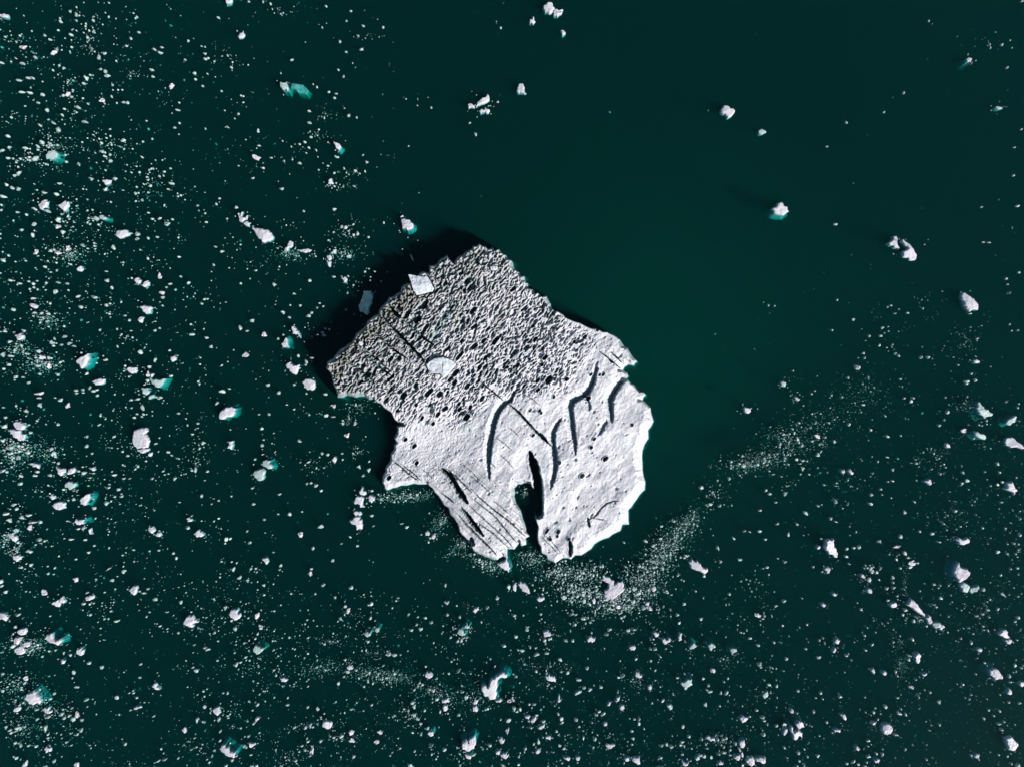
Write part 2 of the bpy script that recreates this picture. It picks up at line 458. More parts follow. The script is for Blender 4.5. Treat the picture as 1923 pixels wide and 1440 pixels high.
# calm snow-covered part: fine hummocks and a few scattered cups
f1, f2, val = cells(U / 17, Vv / 13, 7)
cup = np.where(val < 0.07, smooth(0.30, 0.06, f1), 0)
f1, f2, val2 = cells(U / 8, Vv / 7, 8)
cup2 = np.where(val2 < 0.09, smooth(0.34, 0.1, f1), 0)
hum = fbm(U / 9, Vv / 6, 4, 81); fine = fbm(X / 3.2, Y / 3.2, 3, 83)
smoothzone = smooth(1150, 1190, X)
Z = Z + (calm + 0.7 * mid) * edge_in * ((0.13 - 0.05 * smoothzone - 0.03 * smooth(760, 900, Y)) * hum + 0.25 * fbm(U / 42, Vv / 26, 2, 161) + 0.04 * fine * (1 - 0.6 * smoothzone)) - calm * edge_in * (0.32 * cup + 0.16 * cup2) * (1 - 0.7 * smoothzone)
# west shoulder: grainy like frost
west = smooth(900, 850, X) * smooth(780, 800, Y) * smooth(930, 900, Y)
Z = Z + west * edge_in * 0.13 * fbm(U / 4.5, Vv / 3.0, 3, 91)
# striations of the lower left lobe
LOBE = [(805,880),(900,860),(970,905),(1000,1010),(950,1050),(880,1030),(800,905)]
lobe = smooth(-6, 12, poly_sdf(LOBE, X, Y))
sx = X * 0.68 - Y * 0.0; along = (X * 0.76 + Y * 0.65); across = (-X * 0.65 + Y * 0.76)
Z = Z + lobe * edge_in * (0.22 * gnoise(across / 7.0, along / 160, 95) + 0.13 * gnoise(across / 3.0, along / 120, 97))
LOBE2 = [(930,760),(1000,790),(1035,850),(990,850),(960,900),(925,900)]
lobe2 = smooth(-8, 14, poly_sdf(LOBE2, X, Y))
Z = Z + lobe2 * (0.10 * gnoise(across / 6.0, along / 150, 99))
# old foliation in the dirty corner
LOBE3 = [(640,670),(720,570),(830,660),(760,740),(640,740)]
lobe3 = smooth(-6, 14, poly_sdf(LOBE3, X, Y))
Z = Z + lobe3 * (0.45 * gnoise(across / 8.0, along / 130, 101) + 0.28 * gnoise(across / 3.6, along / 90, 102))
# ragged rims
Z = Z + strong * smooth(22, 2, np.abs(sd - 9)) * nw * 1.3 * fbm(U / 6, Vv / 4, 3, 103) * (sd > 0.5)
Z = Z + (1 - strong) * sunny * smooth(0, 6, sd) * smooth(24, 10, sd) * 0.25 * fbm(X / 9, Y / 9, 3, 105)

dirt = np.zeros_like(Z); clear = np.zeros_like(Z)  # clear: blue-green ice, also darkening pits and crevasses as painted shade
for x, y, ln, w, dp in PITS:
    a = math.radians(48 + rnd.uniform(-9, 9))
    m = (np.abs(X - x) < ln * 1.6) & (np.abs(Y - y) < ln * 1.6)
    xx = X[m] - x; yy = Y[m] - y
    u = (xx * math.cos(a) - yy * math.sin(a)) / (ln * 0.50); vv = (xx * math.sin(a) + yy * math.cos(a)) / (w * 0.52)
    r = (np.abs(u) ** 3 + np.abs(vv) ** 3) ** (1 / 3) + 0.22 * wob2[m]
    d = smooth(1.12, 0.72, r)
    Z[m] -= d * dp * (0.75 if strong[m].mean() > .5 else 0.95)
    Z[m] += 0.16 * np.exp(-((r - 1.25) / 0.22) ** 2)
    clear[m] = np.maximum(clear[m], smooth(0.75, 0.35, r) * 0.55)  # blue-green ice, deepening the pit floor with painted shade

for P, hw, dp, gentle in CREV:
    P = np.array(P, float)
    x0, y0 = P.min(0) - 4 * hw - 6; x1, y1 = P.max(0) + 4 * hw + 6
    j0, j1 = np.searchsorted(gx, [x0, x1]); i0, i1 = np.searchsorted(gy, [y0, y1])
    sl = (slice(i0, i1), slice(j0, j1))
    xx, yy = X[sl], Y[sl]
    jx = xx + (1.6 if hw > 3 else 0.85) * wob2[sl] * 1.5; jy = yy + (1.6 if hw > 3 else 0.85) * np.roll(wob2[sl], 9, 1) * 1.5
    d, side, pos = line_dist(P, jx, jy)
    open_end = (hw > 8 and dp > 10)
    tap = np.clip(4.5 * pos * (1 if open_end else (1 - pos)) + (0.0), 0, 1) ** 0.6
    wl = hw * np.maximum(tap, 0.05)
    sv = d * side / wl
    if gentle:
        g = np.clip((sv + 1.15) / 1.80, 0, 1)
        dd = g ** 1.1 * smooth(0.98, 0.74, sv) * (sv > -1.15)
        blue = smooth(-1.1, 0.3, sv) * (sv < 1.0) * 0.8  # teal ice colour that also paints the wall darker towards its shaded side
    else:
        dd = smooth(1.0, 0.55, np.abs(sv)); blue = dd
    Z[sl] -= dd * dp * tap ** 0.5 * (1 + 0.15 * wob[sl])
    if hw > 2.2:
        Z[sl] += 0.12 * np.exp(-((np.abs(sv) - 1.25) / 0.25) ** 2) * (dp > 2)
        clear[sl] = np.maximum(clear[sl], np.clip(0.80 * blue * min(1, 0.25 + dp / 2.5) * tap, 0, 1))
    else:
        dirt[sl] = np.maximum(dirt[sl], 0.75 * smooth(1.5, 0.5, np.abs(sv)) * min(1, dp / 1.0))

# grime: black cryoconite and till streaks in the rotted corner, faint specks and veins elsewhere
g1 = fbm(U / 18, Vv / 7, 4, 111); g2 = fbm(X / 6, Y / 6, 3, 113)
dirt = np.maximum(dirt, strong * (0.07 + 0.26 * rot) * (0.8 + 0.7 * smooth(-0.2, 0.4, fbm(X / 30, Y / 30, 3, 151))))
dirt = np.maximum(dirt, np.clip(rot * (0.20 + 1.2 * g1 + 0.7 * g2), 0, 0.8))
dirt = np.maximum(dirt, np.clip(strong * 0.45 * smooth(0.2, 0.6, g1 + 0.4 * g2), 0, 1))
DARK = [(612,700),(640,650),(700,600),(740,555),(770,520),(800,520),(800,560),(760,590),(700,640),(660,680),(640,720)]
dk = smooth(-14, 14, poly_sdf(DARK, X, Y) + 9 * wob)
dirt = np.maximum(dirt, dk * np.clip(0.78 + 0.5 * g1, 0, 1))
STREAK = [(925,600),(950,560),(975,520),(968,560),(945,610),(925,640)]
dirt = np.maximum(dirt, smooth(-6, 8, poly_sdf(STREAK, X, Y) + 5 * wob) * np.clip(0.45 + g2, 0, 0.8))
vein = smooth(0.035, 0.0, np.abs(fbm(X / 26, Y / 26, 4, 121))) * smooth(0.0, 0.35, fbm(X / 40, Y / 40, 2, 123))
dirt = np.maximum(dirt, 0.45 * vein * calm)
speck = smooth(0.42, 0.62, fbm(X / 4.0, Y / 4.0, 2, 127)) * smooth(-0.1, 0.3, fbm(X / 30, Y / 30, 2, 129))
dirt = np.maximum(dirt, 0.38 * speck * (1 - strong))
dirt = np.maximum(dirt, 0.35 * lobe * smooth(0.25, 0.5, gnoise(across / 4.0, along / 90, 131)))
# old green-grey meltwater stain up from the left rim
STAIN = [(850,560),(865,565),(840,610),(815,650),(800,640),(825,600)]
clear = np.maximum(clear, 0.42 * smooth(-6, 8, poly_sdf(STAIN, X, Y) + 6 * wob))
clear = np.maximum(clear, 0.22 * smooth(-8, 10, poly_sdf([(868,790),(890,790),(885,815),(865,810)], X, Y)))
clear = np.maximum(clear, 0.15 * smooth(-8, 10, poly_sdf([(1002,850),(1035,850),(1034,930),(1016,960),(1012,900)], X, Y)))
clear = np.maximum(clear, 0.5 * smooth(4, -3, poly_sdf([(1088,887),(1095,889),(1092,898),(1083,897)], X, Y) * -1))
clear = np.maximum(clear, 0.13 * calm * smooth(0.0, 0.45, fbm(X / 38, Y / 55, 3, 141)))
# clear wet ice along the waterline and steep walls, where it also paints shade
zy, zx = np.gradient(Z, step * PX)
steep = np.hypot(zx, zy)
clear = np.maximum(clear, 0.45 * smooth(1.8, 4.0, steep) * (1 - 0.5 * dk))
clear = np.maximum(clear, 0.6 * smooth(0.5, 0.0, Z))

CHUNK_Z = []
for P_, h_, l_ in CHUNKS_ON_BERG:                              # the seats of the loose blocks
    m = poly_sdf(P_, X, Y) > -1.2
    zb = float(np.median(Z[m])); CHUNK_Z.append(zb); Z[m] = np.minimum(Z[m], zb - 0.2)

# under water: the foot of the berg
foot = 3 + 26 * sunny
foot = foot * (1 + 0.4 * wob)
under = -1.1 - 8.5 * (np.clip(-sd, 0, None) / foot) ** 0.75 + 0.5 * wob
Z = np.where(sd > 0, np.where((Z < 0.12) & (sd > 3) & (clear < 0.2), 0.12, Z), under)
Z = np.maximum(Z, -9)
keep = (sd > -34) & (Z > -8.9)
Zp = np.maximum(np.where(sd > 0, h0 * prof, under), -2.0)
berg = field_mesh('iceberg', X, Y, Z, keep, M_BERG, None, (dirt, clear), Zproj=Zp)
tag(berg, 'huge white iceberg in the middle, pitted and dirty at upper left, with curved teal crevasses', 'iceberg')


def berg_height(px, py):
    j = int(np.clip((px - gx[0]) / step, 0, len(gx) - 1)); i = int(np.clip((py - gy[0]) / step, 0, len(gy) - 1))
    return float(Z[i, j])


def field_floe(name, P, h, foot_px, mat, seed=0, edge=None, rough=0.25, step=None, base=0.0, sink=0.0, jagged=0.13, footdepth=1.2, tilt=None, facet=1.0, halo_dir=None):
    """a floe with an irregular outline P (px), freeboard h (m) and a drowned foot"""
    P = np.array(P, float)
    lo = P.min(0); hi = P.max(0); size = float(max(hi - lo))
    if step is None: step = max(0.45, size / 60)
    J = jag(P, jagged, seed, 3.0, 2)
    x = np.arange(lo[0] - foot_px - 2, hi[0] + foot_px + 2, step); y = np.arange(lo[1] - foot_px - 2, hi[1] + foot_px + 2, step)
    X, Y = np.meshgrid(x, y)
    sd = poly_sdf(J, X, Y)
    e = edge or min(2.2, max(1.2, size * 0.07))
    n = fbm(X / (size * 0.16 + 1.5), Y / (size * 0.16 + 1.5), 4, seed % 90)
    r = np.random.default_rng(seed); a = r.random() * 6.28
    f1, f2, val = cells(X / (size * 0.33), Y / (size * 0.33), seed % 90)
    step_h = (val - 0.5) * 0.8
    ta = tilt if tilt is not None else (math.cos(a), math.sin(a))
    tl = ((X - P[:, 0].mean()) * ta[0] + (Y - P[:, 1].mean()) * ta[1]) / size
    top = h * (0.85 + 0.8 * tl + rough * 1.5 * n + rough * 1.6 * step_h)
    t = np.clip(sd / e, 0, 1)
    pl = np.full(X.shape, 9.0)
    for q in range(5):                                           # broken faces: the lowest of a few tilted planes
        b = r.random() * 6.28; ox = r.uniform(-.25, .25) * size; oy = r.uniform(-.25, .25) * size
        pl = np.minimum(pl, h * (1.05 + r.uniform(0, .3)) + r.uniform(.10, .38) * facet * PX * ((X - P[:, 0].mean() - ox) * math.cos(b) + (Y - P[:, 1].mean() - oy) * math.sin(b)))
    top = 0.45 * top + 0.55 * pl if facet <= 1 else 0.2 * top + 0.8 * pl
    Zt = np.maximum(top, 0.12 * h) * (0.35 + 0.65 * smooth(0, 1, t)) + sink
    ha = halo_dir if halo_dir is not None else r.uniform(-1.6, 1.2)
    off = 0.35 + 2.0 * np.clip((X - P[:, 0].mean()) * math.cos(ha) + (Y - P[:, 1].mean()) * math.sin(ha), 0, None) / size
    Zu = -(1.15 if footdepth > 1 else 0.10) - footdepth * (np.clip(-sd, 0, None) / (foot_px * off)) ** 1.1
    if base:                                                     # stands on the berg
        Z = np.where(sd > 0, Zt + base, base - 0.8)
        keep = sd > -0.8
    else:
        Z = np.where(sd > 0, Zt, Zu + sink)
        keep = (sd > -foot_px) & (Z > -footdepth * 1.5 - 1.3)
    return field_mesh(name, X, Y, Z, keep, mat, None, None, Zproj=np.full(Z.shape, base))


for k, (P, h, lab) in enumerate(CHUNKS_ON_BERG):
    P = np.array(P, float)
    o = field_floe('ice_block', P, h, 2, M_BLOCK, 40 + k, edge=1.0, rough=0.3, base=CHUNK_Z[k] - 0.05, jagged=0.03, tilt=(0.2, 0.3), facet=0.8)
    tag(o, lab, 'ice block')

#@@FLOES@@
# ------------------------------------------------------------------ the larger floes, outlines traced in quarter-pixels
def tile(ox, oy, pts):
    return [(ox + a / 4.0, oy + b / 4.0) for a, b in pts]


# (tile origin x, y), outline, freeboard m, short handle used by neighbours' labels ('' = none), label
BIG = [
 ((0,0), [(345,1160),(365,1135),(410,1130),(428,1150),(418,1185),(380,1198),(345,1185)], .5, 'the rounded grey floe upper left', 'rounded grey floe with a teal underwater rim, high on the left side'),
 ((0,0), [(1785,275),(1800,250),(1828,245),(1835,262),(1815,285)], .4, '', 'small oval white floe alone near the top left, right of the scattered field'),
 ((0,0), [(1690,-6),(1740,-6),(1735,18),(1712,26),(1695,15)], .5, 'the floe cut by the top edge', 'small white floe cut off by the top edge of the picture, left of centre'),
 ((0,0), [(-6,102),(30,102),(56,110),(60,124),(35,130),(-6,120)], .4, 'the floe cut by the left edge', 'flat wedge-shaped floe cut by the left edge near the top corner'),
 ((0,0), [(765,1355),(800,1348),(832,1355),(815,1382),(790,1388)], .4, '', 'flat-topped trapezoid white floe in the upper left, below the rounded grey one'),
 ((480,0), [(188,618),(200,624),(232,622),(246,660),(240,682),(205,675),(188,660)], .8, 'the notched floe beside a sunken one', 'small notched pinkish floe touching a pale green sunken slab, upper left'),
 ((480,0), [(1650,800),(1668,765),(1700,738),(1735,708),(1755,745),(1738,768),(1680,790)], .9, 'the wedge-shaped upper floe', 'wedge-shaped white floe pointing up right above the iceberg, among two smaller ones'),
 ((480,0), [(1595,785),(1620,780),(1645,795),(1640,812),(1600,812)], .4, '', 'small floe at the lower left tip of the wedge-shaped floe above the iceberg'),
 ((480,0), [(1678,838),(1698,820),(1722,822),(1722,805),(1755,825),(1752,842),(1735,852),(1690,850)], .5, '', 'knobbly white floe just below the wedge-shaped floe above the iceberg'),
 ((480,0), [(583,1062),(600,1072),(630,1082),(640,1105),(622,1127),(605,1115),(595,1090)], .6, 'the slanting pink-white floe', 'slanting pink-white floe in the upper left, below the sunken green slab'),
 ((480,0), [(545,1380),(555,1345),(568,1340),(582,1375),(575,1387)], .5, '', 'small upright triangular floe directly below the slanting pink-white floe'),
 ((960,0), [(240,50),(262,40),(272,22),(300,18),(312,32),(310,50),(327,65),(315,78),(300,100),(270,95),(245,78)], .9, 'the knobbly floe near the top edge', 'knobbly white floe near the top edge, left of its curled neighbour'),
 ((960,0), [(315,88),(345,70),(388,70),(386,80),(352,84),(358,95),(382,90),(372,108),(345,125),(320,115)], .5, '', 'curled claw-like floe touching the knobbly floe near the top edge'),
 ((960,0), [(138,148),(158,148),(162,125),(170,128),(168,150),(180,162),(165,182),(140,170)], .4, '', 'tiny white floe with a thin upward spur near the top edge'),
 ((960,0), [(370,230),(390,228),(408,248),(385,264),(376,250)], .4, '', 'tiny triangular floe below the curled claw-like floe near the top'),
 ((960,0), [(40,678),(45,660),(55,633),(72,628),(88,630),(96,650),(95,672),(112,702),(100,708),(78,698),(52,695)], .7, 'the ribbed mitten-shaped floe', 'ribbed mitten-shaped white floe in open water above the iceberg'),
 ((960,0), [(1573,828),(1590,800),(1615,794),(1642,815),(1670,815),(1674,850),(1652,875),(1625,887),(1605,860),(1578,850)], .9, 'the heart-shaped white floe', 'heart-shaped white floe alone in open water at the upper right'),
 ((960,0), [(1857,985),(1875,968),(1900,978),(1915,992),(1892,1006),(1862,1003)], .3, '', 'tiny pale floe low right of the heart-shaped white floe'),
 ((1440,0), [(1495,445),(1518,432),(1540,442),(1530,475),(1505,470)], .5, 'the tiny square floe upper right', 'tiny square floe with a green foot near the upper right corner'),
 ((1440,0), [(1718,802),(1735,800),(1774,815),(1742,824),(1722,815)], .3, '', 'thin pale sliver of ice near the right edge, high up'),
 ((0,360), [(290,95),(308,85),(320,70),(345,62),(357,90),(352,112),(335,130),(300,130)], .8, 'the crumbly left floe', 'crumbly white floe in the left field with a small one at its foot'),
 ((0,360), [(433,105),(450,98),(470,85),(488,68),(510,75),(514,108),(482,147),(455,125)], .8, 'the shield-shaped floe', 'shield-shaped white floe in the left field, right of the crumbly one'),
 ((0,360), [(868,330),(872,302),(890,288),(950,287),(988,312),(960,330),(930,342),(885,343)], .5, 'the smooth lozenge floe', 'smooth flat lozenge-shaped pinkish floe in the upper left field'),
 ((0,360), [(748,180),(770,175),(798,195),(780,210),(752,206)], .4, '', 'small pale floe with a teal rim above the smooth lozenge floe'),
 ((0,360), [(1048,862),(1085,852),(1120,862),(1142,872),(1122,915),(1095,918),(1070,895)], .7, 'the crumbling triangular floe', 'crumbling triangular grey-white floe left of the iceberg, pointing down'),
 ((0,360), [(573,1270),(598,1248),(625,1235),(662,1214),(664,1260),(642,1308),(612,1330),(598,1300)], 1.0, 'the bright fin-shaped floe', 'bright fin-shaped white floe with a green right flank, left side of the picture'),
 ((0,360), [(953,1332),(985,1316),(1022,1322),(1028,1345),(1015,1362),(990,1366),(965,1350)], .6, '', 'oval pinkish floe to the right of the bright fin-shaped floe'),
 ((0,360), [(1280,1262),(1290,1238),(1310,1233),(1322,1248),(1308,1268),(1290,1276)], .5, '', 'small upright oval floe between the fin-shaped floe and the iceberg'),
 ((0,360), [(1060,700),(1078,688),(1092,674),(1118,680),(1116,705),(1085,718)], .5, '', 'fan-shaped floe, right one of a pair left of the iceberg'),
 ((0,360), [(1012,672),(1015,652),(1035,645),(1056,665),(1048,690),(1025,688)], .5, '', 'squat floe, left one of a pair left of the iceberg'),
 ((0,360), [(108,1082),(140,1070),(176,1082),(165,1108),(130,1114)], .5, 'the flat triangular left floe', 'flat triangular floe near the left edge above a patch of brash'),
 ((0,360), [(575,580),(590,562),(612,562),(622,580),(608,598),(585,595)], .4, '', 'rounded bright little floe in the middle of the left field'),
 ((0,360), [(690,1425),(715,1410),(745,1402),(785,1410),(782,1430),(755,1448),(715,1450)], .6, '', 'oval white floe just right below the bright fin-shaped floe'),
 ((0,360), [(1120,1396),(1150,1412),(1190,1414),(1240,1405),(1222,1432),(1200,1462),(1165,1465),(1140,1440)], .6, 'the boat-shaped teal-edged floe', 'boat-shaped pale floe with teal edges, third cluster from the left edge'),
 ((0,360), [(1783,165),(1795,160),(1802,185),(1820,150),(1812,185),(1835,195),(1858,178),(1850,208),(1822,232),(1795,215)], .4, '', 'spiky crown-like floe at the upper left end of a short floe chain'),
 ((0,360), [(1828,240),(1855,222),(1878,235),(1868,262),(1845,255)], .4, '', 'tiny fan-shaped floe between the spiky one and the leaf-shaped floe'),
 ((400,360), [(290,268),(320,276),(350,276),(395,285),(425,305),(446,330),(450,352),(430,372),(370,380),(350,355),(318,312)], .9, 'the leaf-shaped floe', 'leaf-shaped pink-white floe upper left of the iceberg, ending a chain of floes'),
 ((400,360), [(1412,206),(1450,208),(1480,222),(1502,240),(1505,265),(1488,282),(1460,290),(1422,276)], .8, 'the triangular floe over the iceberg', 'triangular pinkish floe with a green halo just above the iceberg'),
 ((400,360), [(1404,188),(1425,176),(1430,182),(1412,194)], .2, '', 'tiny ice sliver over the triangular floe with the green halo'),
 ((400,360), [(527,455),(538,425),(560,392),(580,368),(597,380),(592,412),(560,448)], .5, 'the striped slanting floe', 'striped dirty white floe, slanting, among brash upper left of the iceberg'),
 ((400,360), [(628,437),(660,438),(700,430),(736,438),(715,450),(685,455),(655,448)], .3, '', 'long thin floe right of the striped slanting one'),
 ((400,360), [(853,482),(880,476),(888,500),(872,518)], .4, '', 'small wedge-shaped pink floe, middle of three, left of the iceberg shadow'),
 ((400,360), [(850,524),(886,528),(880,550),(872,564)], .3, '', 'small downward-pointing triangular floe, lowest of three left of the iceberg shadow'),
 ((400,360), [(885,462),(900,436),(922,434),(916,464)], .4, '', 'small slanting floe, highest of three left of the iceberg shadow'),
 ((400,360), [(964,645),(988,638),(1004,655),(998,678),(985,682)], .4, '', 'small shield-shaped floe close to the upper left shadow of the iceberg'),
 ((400,360), [(588,1012),(602,1010),(618,1025),(636,1048),(652,1078),(620,1072),(595,1042)], .5, 'the slanting floe by the west tip', 'slanting fractured floe a little left of the dark western tip'),
 ((400,360), [(514,1138),(532,1125),(546,1094),(556,1130),(570,1172),(545,1160),(525,1170)], .5, '', 'upright arrowhead floe with green foot left of the dark western tip'),
 ((400,360), [(545,1300),(562,1284),(580,1278),(600,1302),(622,1304),(645,1298),(653,1325),(635,1352),(610,1370),(575,1347),(555,1325)], .9, 'the heart-shaped pink floe', 'heart-shaped pinkish floe left of the dark western tip of the iceberg'),
 ((400,360), [(668,1430),(688,1412),(712,1406),(740,1410),(762,1430),(766,1465),(745,1488),(710,1485),(682,1470)], .6, 'the round crumbly floe', 'round crumbly grey-white floe close to the western tip of the iceberg'),
 ((400,360), [(1132,745),(1188,748),(1196,770),(1196,805),(1180,860),(1175,910),(1160,925),(1130,910),(1100,900),(1092,865),(1105,835),(1118,805)], .5, 'the shaded slab beside the iceberg', 'blue-grey ice slab floating in the shadow off the upper left shore'),
 ((1440,360), [(38,135),(50,118),(68,112),(80,88),(98,80),(122,92),(128,108),(155,116),(168,150),(145,163),(60,166)], 1.1, 'the dome-shaped floe', 'bright dome-shaped floe with an emerald halo in open water on the right'),
 ((1440,360), [(910,392),(928,378),(942,362),(978,376),(985,405),(992,432),(968,424),(930,405)], .7, '', 'triangular floe, left part of a broken trio at the upper right'),
 ((1440,360), [(945,336),(970,334),(982,368),(957,358)], .5, '', 'small block on top of the broken trio at the upper right'),
 ((1440,360), [(1018,455),(1045,440),(1058,428),(1035,402),(1014,372),(1024,356),(1062,386),(1105,435),(1128,485),(1115,513),(1085,517),(1040,495),(1020,480)], 1.0, 'the broken club-shaped floe', 'club-shaped crumbly floe, right part of a broken trio at the upper right'),
 ((1440,360), [(1465,762),(1490,760),(1510,778),(1532,790),(1560,822),(1588,855),(1586,888),(1530,898),(1495,882),(1478,850),(1462,812)], 1.0, 'the shoe-shaped floe', 'large shoe-shaped grey-pink floe near the right edge, beside scattered crumbs'),
 ((1440,360), [(1550,1268),(1572,1258),(1598,1270),(1600,1282),(1578,1288),(1558,1280)], .4, '', 'small oval bright floe near the right edge below the shoe-shaped floe'),
 ((0,720), [(100,312),(110,290),(128,282),(155,290),(182,312),(184,345),(150,345),(118,335)], .7, 'the upper of the two left pack floes', 'rounded floe at the left edge, upper of two in dense brash'),
 ((0,720), [(58,345),(98,342),(148,352),(186,382),(184,412),(150,428),(125,410),(92,380)], .7, 'the lower of the two left pack floes', 'long slanting pinkish floe at the left edge, lower of two in dense brash'),
 ((0,720), [(992,415),(1000,380),(1008,350),(1040,336),(1070,330),(1098,332),(1112,352),(1108,400),(1120,440),(1108,478),(1060,482),(1005,468)], 1.1, 'the largest floe on the left', 'largest square white floe on the left side, alone in dark water'),
 ((0,720), [(1030,492),(1070,486),(1116,490),(1108,510),(1052,518)], .4, '', 'flat sliver lying just below the largest square floe on the left'),
 ((0,720), [(1110,530),(1125,515),(1140,518),(1135,535),(1118,546)], .4, '', 'small oval floe below right of the largest square floe on the left'),
 ((0,720), [(1060,40),(1080,30),(1105,30),(1122,60),(1100,86),(1072,76)], .6, '', 'squat pinkish floe under the boat-shaped teal-edged floe'),
 ((0,720), [(1115,100),(1148,80),(1186,96),(1210,102),(1188,118),(1118,117)], .5, '', 'low pale floe right under the squat pinkish one, left of the iceberg'),
 ((0,720), [(1645,240),(1658,205),(1680,195),(1702,178),(1742,172),(1764,186),(1757,225),(1740,250),(1715,250),(1682,268),(1650,264)], .9, 'the creased floe left of the iceberg', 'creased rectangular floe with emerald rim, left of the iceberg shoulder'),
 ((0,720), [(220,605),(260,598),(290,615),(286,636),(250,625)], .4, '', 'long flat floe under the dense brash at the left edge'),
 ((0,720), [(418,620),(450,635),(490,648),(492,666),(468,682),(455,692),(435,660)], .6, 'the sail-shaped floe', 'sail-shaped white floe, left one of a touching pair on the left'),
 ((0,720), [(497,672),(515,640),(558,628),(573,640),(548,670),(512,682)], .6, '', 'lens-shaped white floe, right one of a touching pair on the left'),
 ((0,720), [(665,630),(705,628),(714,645),(695,655)], .3, '', 'small flat wedge right of the touching pair on the left'),
 ((0,720), [(484,760),(500,740),(530,738),(562,745),(558,778),(520,797),(490,780)], .6, 'the squarish floe below the sail', 'squarish pale floe below the sail-shaped one on the left side'),
 ((0,720), [(368,845),(385,830),(408,845),(410,862),(388,872)], .4, '', 'small rounded floe between the squarish floe and the broad oval one'),
 ((0,720), [(390,915),(420,892),(462,885),(490,900),(486,935),(440,949),(405,932)], .7, 'the broad oval left floe', 'broad oval white floe with ridged top in the lower left'),
 ((0,720), [(598,880),(622,850),(652,830),(668,828),(674,850),(656,888),(630,915),(606,906)], .6, '', 'slanting green-rimmed floe right of the broad oval white floe'),
 ((0,720), [(553,1042),(572,1014),(590,1030),(626,1024),(628,1055),(600,1061)], .5, '', 'notched dumbbell-like floe below the slanting green-rimmed one, lower left'),
 ((0,720), [(662,1095),(682,1088),(693,1125),(673,1130)], .4, '', 'small brick-shaped floe right below the notched dumbbell-like one'),
 ((0,720), [(58,1125),(98,1120),(126,1155),(124,1186),(92,1176),(70,1158)], .6, 'the wedge in the left edge brash', 'grey wedge-shaped floe in brash near the left edge, lower half'),
 ((0,720), [(96,1292),(120,1290),(156,1300),(150,1320),(122,1337),(100,1318)], .5, 'the lone triangular left floe', 'lone triangular white floe near the left edge, lower half'),
 ((0,720), [(1112,1098),(1122,1072),(1148,1075),(1164,1102),(1150,1125),(1125,1115)], .6, '', 'ribbed barrel-shaped floe in the lower left centre beside a smaller one'),
 ((0,720), [(1165,1130),(1185,1115),(1206,1130),(1195,1150),(1175,1145)], .4, '', 'small floe touching the ribbed barrel-shaped floe'),
 ((0,720), [(1455,1125),(1475,1108),(1492,1098),(1505,1112),(1527,1128),(1515,1148),(1480,1153)], .6, 'the crumbled rosette floe', 'crumbled rosette-like floe in brash, lower left of centre'),
 ((0,720), [(1400,1015),(1420,1006),(1440,1018),(1432,1035),(1410,1038)], .4, '', 'small round floe, topmost of three above the crumbled rosette-like floe'),
 ((0,720), [(1714,436),(1750,434),(1745,465),(1736,495),(1708,485),(1722,460)], .4, '', 'hourglass-shaped pink floe left of the iceberg, below the creased floe'),
 ((400,720), [(294,680),(308,658),(335,648),(362,640),(388,650),(387,700),(372,722),(348,730),(315,706)], .8, 'the smooth shield floe', 'smooth shield-shaped pale floe, lower one of a pair left of the iceberg'),
 ((400,720), [(358,605),(372,595),(385,576),(412,575),(428,600),(446,622),(440,640),(400,628),(378,620)], .8, 'the angular floe over the shield', 'angular floe with teal tips, upper one of a pair left of the iceberg'),
 ((400,720), [(1095,812),(1110,795),(1120,780),(1146,815),(1135,838),(1105,832)], .6, '', 'small pointed floe, top one of four clustered off the west shoulder'),
 ((400,720), [(1060,878),(1070,855),(1082,843),(1115,845),(1126,870),(1122,888),(1136,926),(1105,928),(1092,905),(1066,905)], .7, 'the boot-shaped floe', 'boot-shaped floe, biggest of four clustered off the west shoulder'),
 ((400,720), [(1165,850),(1185,835),(1205,850),(1208,880),(1190,894),(1168,880)], .6, '', 'round grey floe, rightmost of four clustered off the west shoulder'),
 ((400,720), [(1053,968),(1080,958),(1106,963),(1106,990),(1070,992)], .5, '', 'small cap-like floe, upper of two joined ones below the boot-shaped floe'),
 ((400,720), [(1023,1030),(1045,1020),(1070,994),(1102,1008),(1118,1035),(1124,1062),(1116,1092),(1080,1099),(1070,1060),(1036,1047)], .9, 'the lobed pink floe', 'lobed pink-white floe, lower of two joined ones below the boot-shaped floe'),
 ((400,720), [(888,570),(902,560),(910,547),(924,570),(916,592)], .4, '', 'small upright floe in open water left of the western shoulder'),
 ((400,720), [(368,1310),(400,1308),(416,1335),(400,1357),(382,1332)], .4, '', 'small bean-shaped floe in the lower left centre, under the smooth shield floe'),
 ((400,720), [(1592,1125),(1608,1105),(1625,1120),(1622,1140),(1600,1140)], .5, '', 'small round floe, upper left of three near the brash band southwest'),
 ((400,720), [(1640,1145),(1655,1130),(1668,1148),(1655,1168),(1640,1165)], .5, '', 'small round floe, rightmost of three near the brash band southwest'),
 ((1443,720), [(1558,185),(1572,162),(1582,134),(1620,172),(1655,195),(1690,226),(1660,245),(1622,263),(1592,232),(1568,208)], .7, 'the glassy triangular floe', 'glassy teal triangular floe with a white outer rim near the right edge'),
 ((1443,720), [(1787,300),(1798,268),(1825,255),(1852,240),(1869,248),(1852,290),(1818,312)], .6, '', 'slanting lozenge floe at the right edge, right of the glassy triangular one'),
 ((1443,720), [(1538,365),(1565,357),(1610,375),(1638,405),(1626,422),(1580,406)], .5, '', 'long flat slanting floe just below the glassy triangular floe'),
 ((1443,720), [(1776,440),(1785,415),(1805,403),(1835,405),(1860,430),(1895,452),(1926,465),(1926,484),(1870,476),(1820,482),(1785,464)], .6, 'the tailed floe at the right edge', 'tadpole-shaped pitted floe whose tail runs out of the right edge'),
